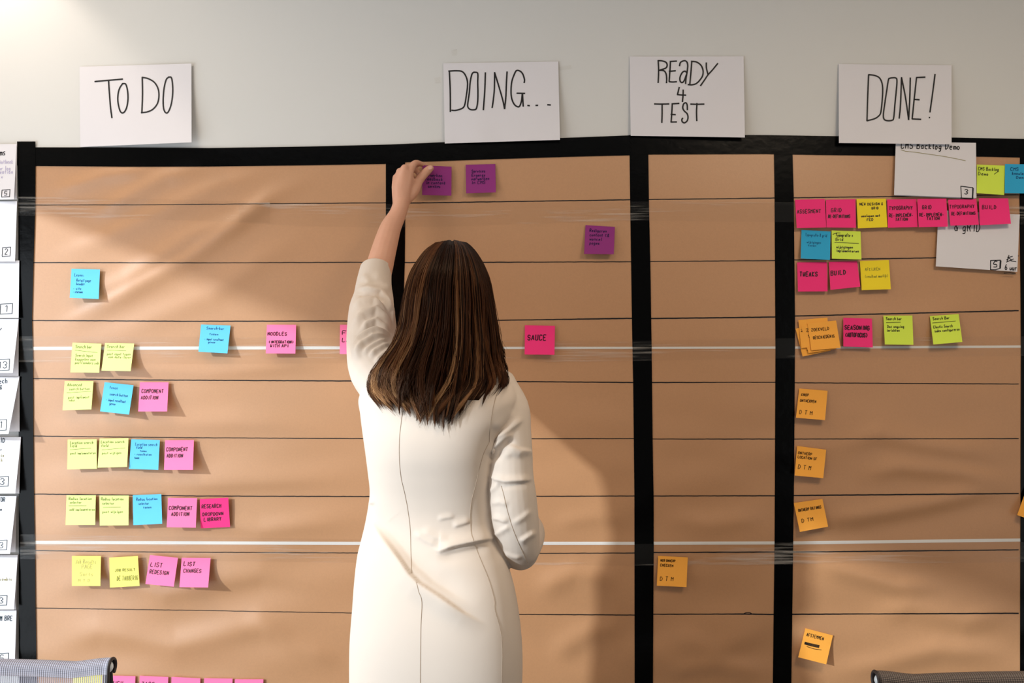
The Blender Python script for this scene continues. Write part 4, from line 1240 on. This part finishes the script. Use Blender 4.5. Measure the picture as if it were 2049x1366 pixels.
cam_o = Vector((0, -D, CZ))
bvh = BVHTree.FromPolygons([v.co.copy() for v in dress_me.vertices], [tuple(p.vertices) for p in dress_me.polygons])


def on_dress(px, py):
    d = (W(px, py, 0) - cam_o).normalized()
    h = bvh.ray_cast(cam_o, d)
    return (h[0], h[1]) if h[0] is not None else (None, None)


SEAMS = [
    [(806, 822), (800, 868), (799, 912), (802, 952), (810, 988), (816, 1020), (821, 1060), (822, 1100), (823, 1146)], [(833, 1164), (838, 1184), (844, 1204), (842, 1260), (841, 1366), (841, 1400)],
    [(979, 884), (966, 912), (952, 968), (942, 1012), (942, 1060), (948, 1083)], [(950, 1090), (960, 1116), (978, 1160), (989, 1200), (990, 1220), (1001, 1260), (1005, 1300), (1004, 1366), (1004, 1400)],
    [(1006, 770), (994, 789), (984.6, 826), (980, 863), (979, 884)], [(1003, 972), (1008, 990), (1014, 1017), (1026, 1057), (1041, 1094), (1056, 1126)]]
for sm_ in SEAMS:
    pts = []
    for p in catmull(sm_, 6):
        h, n_ = on_dress(p[0], p[1])
        if h is not None and h.y < -0.3:
            pts.append(h + n_ * 0.0002)
    if len(pts) > 3:
        V, F = tube(pts, [0.00065] * len(pts), n=6, samples=1)
        so = mesh_obj('seam', V, F, M['seam'])
        so.parent = dress

# --- hair
def hair_mat():
    m = bpy.data.materials.new('brown_hair')
    m.use_nodes = True
    nt = m.node_tree
    b = nt.nodes['Principled BSDF']
    at = nt.nodes.new('ShaderNodeAttribute')
    at.attribute_name = 'tone'
    r = nt.nodes.new('ShaderNodeValToRGB')
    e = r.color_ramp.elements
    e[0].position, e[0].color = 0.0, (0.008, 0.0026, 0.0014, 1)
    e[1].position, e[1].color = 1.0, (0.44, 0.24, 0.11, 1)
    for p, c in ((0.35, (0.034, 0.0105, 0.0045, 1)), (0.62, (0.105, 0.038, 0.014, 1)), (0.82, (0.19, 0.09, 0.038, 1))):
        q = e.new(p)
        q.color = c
    nt.links.new(at.outputs['Fac'], r.inputs[0])
    nt.links.new(r.outputs[0], b.inputs['Base Color'])
    b.inputs['Roughness'].default_value = 0.38
    b.inputs['Specular IOR Level'].default_value = 0.22
    b.inputs['Specular Tint'].default_value = (1.0, 0.72, 0.5, 1)
    return m


M['hair'] = hair_mat()
HL = [(478, 884), (486, 870), (500, 851), (520, 836), (540, 824), (560, 817), (600, 808), (640, 803), (680, 793), (705, 778), (730, 758), (750, 744), (770, 738), (790, 741), (806, 752), (838, 770)]
HRt = [(478, 914), (486, 934), (500, 949), (520, 962), (540, 971), (560, 978), (600, 985), (640, 990), (680, 996), (705, 998), (730, 1000), (750, 1001), (770, 1000), (790, 984), (806, 974), (838, 958)]
HDEP = [(478, 0.050), (490, 0.078), (510, 0.100), (540, 0.118), (580, 0.128), (640, 0.132), (700, 0.136), (760, 0.152), (840, 0.160)]


HL = [tuple(q) for q in catmull(HL, 8)]
HRt = [tuple(q) for q in catmull(HRt, 8)]
HL, HRt = [[(max(a, b[0]), b[1]) for a, b in zip(np.maximum.accumulate([q[0] for q in L_]), L_)] for L_ in (HL, HRt)]


def hx_l(py):
    return np.interp(py, [p[0] for p in HL], [p[1] for p in HL])


def hx_r(py):
    return np.interp(py, [p[0] for p in HRt], [p[1] for p in HRt])


TIP = [(-1.0, 800), (-0.88, 808), (-0.74, 806), (-0.62, 796), (-0.54, 822), (-0.42, 832), (-0.22, 834), (-0.05, 828), (0.10, 838), (0.22, 826), (0.34, 838), (0.46, 836), (0.58, 822), (0.70, 798), (0.85, 774), (1.0, 762)]
NLOCK, PER, NP = 120, 75, 24
locks = []
for i in range(NLOCK):
    th = -1.9 + 3.8 * (i + random.uniform(0.1, 0.9)) / NLOCK
    s_ = math.sin(th) if abs(th) < math.pi / 2 else math.copysign(1.0, th)
    tip = float(np.interp(s_, [p[0] for p in TIP], [p[1] for p in TIP])) + random.gauss(0, 9) - (random.uniform(12, 50) if random.random() < .3 else 0)
    t0 = 0.27 + 0.15 * random.gauss(0, 1) + (0.24 if s_ < -0.40 else 0.06 if s_ < -.15 else 0) - (0.12 if s_ > 0.30 else 0)  # left locks lighter, right ones darker: side light put into the tone
    if random.random() < (0.26 if -0.2 < s_ < 0.45 or s_ < -0.5 else 0.13):
        t0 += 0.34
    locks.append((th, tip, t0, random.uniform(0, 6.28), random.uniform(0.0, 1.0) ** 1.3, random.uniform(-1, 1), random.uniform(0, 6.28), random.uniform(0.7, 1.5)))
V_, F_, tone_ = [], [], []
paths = []
for th0, tip, t0, ph, depth_k, curl, ph2, fat in locks:
    for k in range(PER):
        ang, rad_ = random.uniform(0, 2 * math.pi), math.sqrt(random.random())
        dth, dd = 0.085 * fat * rad_ * math.cos(ang), 0.0085 * fat * rad_ * math.sin(ang)
        fly = random.random() < 0.04
        if fly:
            dth, dd = random.gauss(0, 0.14), 0.010
        th = th0 + dth
        tip_k = tip + random.gauss(0, 6)
        ton = t0 + random.gauss(0, 0.06)
        start = random.uniform(0.0, 0.07)
        t = np.linspace(start, 1, NP)
        py0 = 479 + 7 * abs(math.sin(th)) + (4.5 * math.exp(-(th / 0.13) ** 2)) + random.uniform(-1.5, 1.5)
        py = py0 + (tip_k - py0) * t ** 1.30
        clump = np.clip((t - 0.30) / 0.70, 0, 1) ** 1.3 * (0.35 if fly else 0.78)
        the = th + (th0 - th) * clump
        s_ = np.sin(np.clip(the, -math.pi / 2, math.pi / 2))
        c_ = np.cos(the)
        xl, xr = hx_l(py), hx_r(py)
        part = np.interp(py, [478, 500, 560, 640, 840], [906, 905, 898, 894, 868])
        x = np.where(s_ < 0, part + (part - xl) * s_, part + (xr - part) * s_)
        amp = 12.0 * np.clip((t - 0.22) / 0.78, 0, 1) ** 1.2
        x = x + amp * np.sin(ph + t * 6.5) * (1 - 0.62 * abs(s_)) + amp * 0.5 * np.sin(ph2 + t * 12) * (1 - 0.6 * abs(s_))
        endc = np.clip((t - 0.80) / 0.20, 0, 1) ** 2
        x = x + endc * (22 * curl * (1 - 0.5 * abs(s_)) + np.where(s_ < -0.5, 17.0, 0) + np.where(s_ > 0.75, 9.0, 0) + np.where((s_ > 0.2) & (s_ < .7), -14.0, 0))
        if fly:
            x = x + random.gauss(0, 5) * t
        py = py - endc * np.where(s_ > 0.75, 4.0, 0.0)
        lay = depth_k * 0.026 * np.clip(t * 2.2, 0.25, 1)
        dep = np.interp(py, [p[0] for p in HDEP], [p[1] for p in HDEP]) - lay + dd * (1 - 0.6 * clump) * np.clip(t * 4, 0.2, 1) + 0.006 * np.sin(ph2 + t * 7) * np.clip(t - .25, 0, 1)
        y = -0.448 - dep * np.where(c_ > 0, np.abs(c_) ** 0.75, -np.abs(c_) * 0.55)
        paths.append((Warr(x, py, y), ton, s_, t, depth_k))


def drape(P, lift):
    """keep the strand in front of the cloth it lies on"""
    for i in range(6, len(P)):
        p = Vector(P[i])
        d = p - cam_o
        h = bvh.ray_cast(cam_o, d.normalized())
        if h[0] is not None and h[0].y > -0.75 and h[3] < d.length + 0.003:
            P[i] = cam_o + d.normalized() * (h[3] - lift)
    return P


ANG = [2 * math.pi * k / 3 for k in range(3)]
for P, ton, s_, t, dk in paths:
    P = drape(P, 0.003 + 0.010 * (1 - dk) + random.uniform(0, 0.004))
    n = len(P)
    r0 = random.uniform(0.00055, 0.0010)
    T = np.gradient(P, axis=0)
    T /= np.linalg.norm(T, axis=1)[:, None] + 1e-9
    A = np.cross(T, np.array([0.0, 1.0, 0.0]) + 0.01)
    A /= np.linalg.norm(A, axis=1)[:, None] + 1e-9
    B = np.cross(T, A)
    rad = r0 * np.clip(1.15 - t ** 3 * 0.9, 0.15, 1)
    base = sum(len(v) for v in V_)
    ring = np.stack([P + (A * math.cos(a) + B * math.sin(a)) * rad[:, None] for a in ANG], 1).reshape(-1, 3)
    V_.append(ring)
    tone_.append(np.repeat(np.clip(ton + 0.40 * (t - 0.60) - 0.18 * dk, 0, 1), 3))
    idx = np.arange(n - 1)[:, None] * 3
    for k in range(3):
        k2 = (k + 1) % 3
        F_.append(base + np.concatenate([idx + k, idx + k2, idx + k2 + 3, idx + k + 3], 1))
# the mass of hair under the outer strands
cap_rows = []
for py in list(range(482, 500, 3)) + list(range(500, 806, 12)):
    xl, xr = float(hx_l(py)), float(hx_r(py))
    dp = float(np.interp(py, [p[0] for p in HDEP], [p[1] for p in HDEP]))
    ring = []
    for k in range(28):
        a = 2 * math.pi * k / 28
        ca, sa = math.cos(a), math.sin(a)
        hw = (xr - xl) / 2 - 7 - max(0, (py - 720)) * 0.22
        x = (xl + xr) / 2 + max(0, py - 700) * 0.08 + hw * ca
        yy = -0.448 - ((dp - 0.022) * max(0, -sa) ** 0.8 if sa < 0 else -(0.035 if py < 560 else -0.005) * sa)
        ring.append(np.array(W(x, py, yy)))
    cap_rows.append(ring)
cv, cf = caps([[Vector(p) for p in r] for r in cap_rows])
for i, v in enumerate(cv):
    d = v - cam_o
    h = bvh.ray_cast(cam_o, d.normalized())
    if h[0] is not None and h[0].y > -0.75 and h[3] < d.length and v.y < -0.45:
        cv[i] = cam_o + d.normalized() * (h[3] - 0.001)
base = sum(len(v) for v in V_)
V_.append(np.array([tuple(v) for v in cv]))
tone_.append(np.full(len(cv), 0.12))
hv = np.concatenate(V_)
quads = np.concatenate([f.reshape(-1, 4) for f in F_])
hf = [tuple(q) for q in quads.tolist()] + [tuple(i + base for i in f) for f in cf]
hm = bpy.data.meshes.new('hair')
hm.from_pydata(hv.tolist(), [], hf)
hm.polygons.foreach_set('use_smooth', [True] * len(hm.polygons))
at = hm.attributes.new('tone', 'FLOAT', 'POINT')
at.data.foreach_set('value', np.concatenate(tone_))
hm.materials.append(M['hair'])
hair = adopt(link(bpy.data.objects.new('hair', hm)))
hair['kind'] = 'stuff'
hair['label'] = 'long brown hair with caramel streaks'

# ------------------------------------------------------------------ office chairs
def weave_mat(name, color, holes):
    m = bpy.data.materials.new(name)
    m.use_nodes = True
    nt = m.node_tree
    b = nt.nodes['Principled BSDF']
    out = nt.nodes['Material Output']
    b.inputs['Roughness'].default_value = 0.5
    tc = nt.nodes.new('ShaderNodeTexCoord')
    w1 = nt.nodes.new('ShaderNodeTexWave')
    w1.bands_direction = 'X'
    w1.inputs['Scale'].default_value = 88
    w2 = nt.nodes.new('ShaderNodeTexWave')
    w2.bands_direction = 'Z'
    w2.inputs['Scale'].default_value = 120
    for w in (w1, w2):
        nt.links.new(tc.outputs['Object'], w.inputs['Vector'])
    mx = nt.nodes.new('ShaderNodeMix')
    mx.data_type = 'RGBA'
    nt.links.new(w1.outputs['Fac'], mx.inputs[0])
    mx.inputs[6].default_value = (*[c * 0.30 for c in color], 1)
    mx.inputs[7].default_value = (*color, 1)
    nt.links.new(mx.outputs[2], b.inputs['Base Color'])
    ad = nt.nodes.new('ShaderNodeMath')
    ad.operation = 'ADD'
    nt.links.new(w1.outputs['Fac'], ad.inputs[0])
    nt.links.new(w2.outputs['Fac'], ad.inputs[1])
    bp = nt.nodes.new('ShaderNodeBump')
    bp.inputs['Strength'].default_value = 0.6
    bp.inputs['Distance'].default_value = 0.0008
    nt.links.new(ad.outputs[0], bp.inputs['Height'])
    nt.links.new(bp.outputs[0], b.inputs['Normal'])
    if holes:
        tr = nt.nodes.new('ShaderNodeBsdfTransparent')
        ms = nt.nodes.new('ShaderNodeMixShader')
        rp = nt.nodes.new('ShaderNodeMapRange')
        rp.inputs['From Min'].default_value = 0.35
        rp.inputs['From Max'].default_value = 0.65
        rp.inputs['To Min'].default_value = 0.12
        rp.inputs['To Max'].default_value = 0.72
        nt.links.new(w1.outputs['Fac'], rp.inputs['Value'])
        nt.links.new(rp.outputs[0], ms.inputs[0])
        nt.links.new(tr.outputs[0], ms.inputs[1])
        nt.links.new(b.outputs[0], ms.inputs[2])
        nt.links.new(ms.outputs[0], out.inputs[0])
    return m


M['weave_edge'] = new_mat('chair_edge_trim', (0.022, 0.014, 0.013), 0.5, 0.4)
M['chair_plastic'] = new_mat('chair_light_plastic', (0.62, 0.66, 0.68), 0.4, 0.4)
M['chair_dark'] = new_mat('chair_dark_plastic', (0.02, 0.02, 0.022), 0.45, 0.4)
M['chair_metal'] = new_mat('chair_metal', (0.45, 0.45, 0.46), 0.3, 0.5, metallic=0.9)
ZT, RR, HWID = 0.9475, 0.0128, 0.26


def top_z(u):
    a = abs(u)
    return 0.009 * max(0, (a - 0.72) / 0.28) ** 2 * (3 - 2 * max(0, (a - 0.72) / 0.28)) - 0.003 * (1 - a * a)


def back_pt(u, k):
    """profile of the back: k = 0..1 the flat mesh upwards, 1..2 the rolled hem"""
    yo = -0.030 * u * u
    if k <= 1:
        z = 0.47 + (ZT - 0.47 + top_z(u)) * k
        return Vector((u * HWID, yo - 0.012 + 0.030 * (1 - k) ** 2 - 0.016 * math.sin(math.pi * k), z))
    a = math.pi - (k - 1) * math.radians(232)
    return Vector((u * HWID, yo - 0.012 + RR + RR * math.cos(a), ZT + top_z(u) + RR * math.sin(a)))


def sheet(us, ks, th=0.0018):
    V, F = [], []
    nu, nk = len(us), len(ks)
    for s in (0, 1):
        for u in us:
            for k in ks:
                p = back_pt(u, k)
                q = back_pt(u, k + 0.01) - back_pt(u, k - 0.01)
                n = Vector((0, -q.z, q.y)).normalized()
                V.append(p + n * (th * (0.5 - s)))
    N = nu * nk
    for i in range(nu - 1):
        for j in range(nk - 1):
            a = i * nk + j
            F.append((a, a + nk, a + nk + 1, a + 1))
            F.append((N + a, N + a + 1, N + a + nk + 1, N + a + nk))
    for j in range(nk - 1):
        for i in (0, nu - 1):
            a = i * nk + j
            F.append((a, a + 1, N + a + 1, N + a))
    for i in range(nu - 1):
        for j in (0, nk - 1):
            a = i * nk + j
            F.append((a, a + nk, N + a + nk, N + a))
    return V, F


def make_chair(label, loc, rotz, tint):
    t = tag(empty('office_chair', loc), label, 'chair', 'office chairs')
    t.rotation_euler = (0, 0, rotz)
    us = [i / 24 for i in range(-24, 25)]
    weave = weave_mat('chair_mesh_weave', tint, True)
    hemm = weave_mat('chair_hem_weave', tint, False)
    V, F = sheet(us, [i / 20 for i in range(0, 21)])
    mesh_obj('mesh_back', V, F, weave, t)
    V, F = sheet(us, [0.985] + [1 + i / 14 for i in range(0, 15)], 0.0026)
    mesh_obj('rolled_hem', V, F, hemm, t)
    for s in (-1, 1):
        V, F = tube([back_pt(s, k) + Vector((s * .0005, 0, 0)) for k in [i / 14 for i in range(0, 15)] + [1 + i / 12 for i in range(1, 13)]], [0.0026] * 27, n=8, samples=1)
        mesh_obj('edge_trim', V, F, M['weave_edge'], t)
    V, F = tube([Vector((u * (HWID - 0.0075), -0.030 * u * u - 0.012 + RR, ZT + top_z(u))) for u in us], [0.0098] * len(us), n=14, samples=1)
    mesh_obj('top_rail', V, F, M['chair_plastic'], t)
    for s in (-1, 1):                                                       # uprights behind the mesh that carry rail and seat
        V, F = tube([(s * 0.235, 0.030, 0.44), (s * 0.240, 0.022, 0.62), (s * 0.245, 0.004, 0.80), (s * 0.250, -0.028 + RR - .004, ZT)], [0.013, 0.011, 0.009, 0.007], n=10, flat=0.7, flat_dir=(0, 1, 0))
        mesh_obj('upright', V, F, M['chair_dark'], t)
    V, F = tube([(-0.235, 0.03, 0.445), (0, 0.05, 0.43), (0.235, 0.03, 0.445)], [0.014, 0.016, 0.014], n=10)
    mesh_obj('cross_bar', V, F, M['chair_dark'], t)
    # seat pad, towards the table
    bm = bmesh.new()
    box(bm, -0.25, 0.25, -0.47, 0.01, 0.425, 0.47)
    bmesh.ops.bevel(bm, geom=bm.edges[:], offset=0.02, segments=3, affect='EDGES')
    bm_obj('seat', bm, hemm, t, True)
    bm = bmesh.new()
    box(bm, -0.09, 0.09, -0.33, 0.05, 0.375, 0.43)
    bmesh.ops.bevel(bm, geom=bm.edges[:], offset=0.012, segments=2, affect='EDGES')
    bm_obj('tilt_mechanism', bm, M['chair_dark'], t, True)
    V, F = tube([(0, -0.21, 0.39), (0, -0.21, 0.12)], [0.024, 0.028], n=14)
    mesh_obj('gas_column', V, F, M['chair_metal'], t)
    for i in range(5):
        a = 2 * math.pi * i / 5 + 0.3
        d = Vector((math.cos(a), math.sin(a), 0))
        c = Vector((0, -0.21, 0))
        V, F = tube([c + Vector((0, 0, 0.11)), c + d * 0.16 + Vector((0, 0, 0.095)), c + d * 0.29 + Vector((0, 0, 0.078))], [0.026, 0.019, 0.014], n=10)
        mesh_obj('base_leg', V, F, M['chair_dark'], t)
        w = c + d * 0.29
        sd = Vector((-d.y, d.x, 0))
        V, F = tube([w + sd * -0.02 + Vector((0, 0, 0.0305)), w + sd * 0.02 + Vector((0, 0, 0.0305))], [0.0285, 0.0285], n=14)
        mesh_obj('caster', V, F, M['chair_dark'], t)
    return t


make_chair('grey mesh office chair in front of the hanging white cards', (-0.892, -0.875, 0), 0.0, (0.36, 0.34, 0.40))
make_chair('brown mesh office chair below the DONE column', (0.812, -0.93, 0), 0.0, (0.15, 0.115, 0.10))
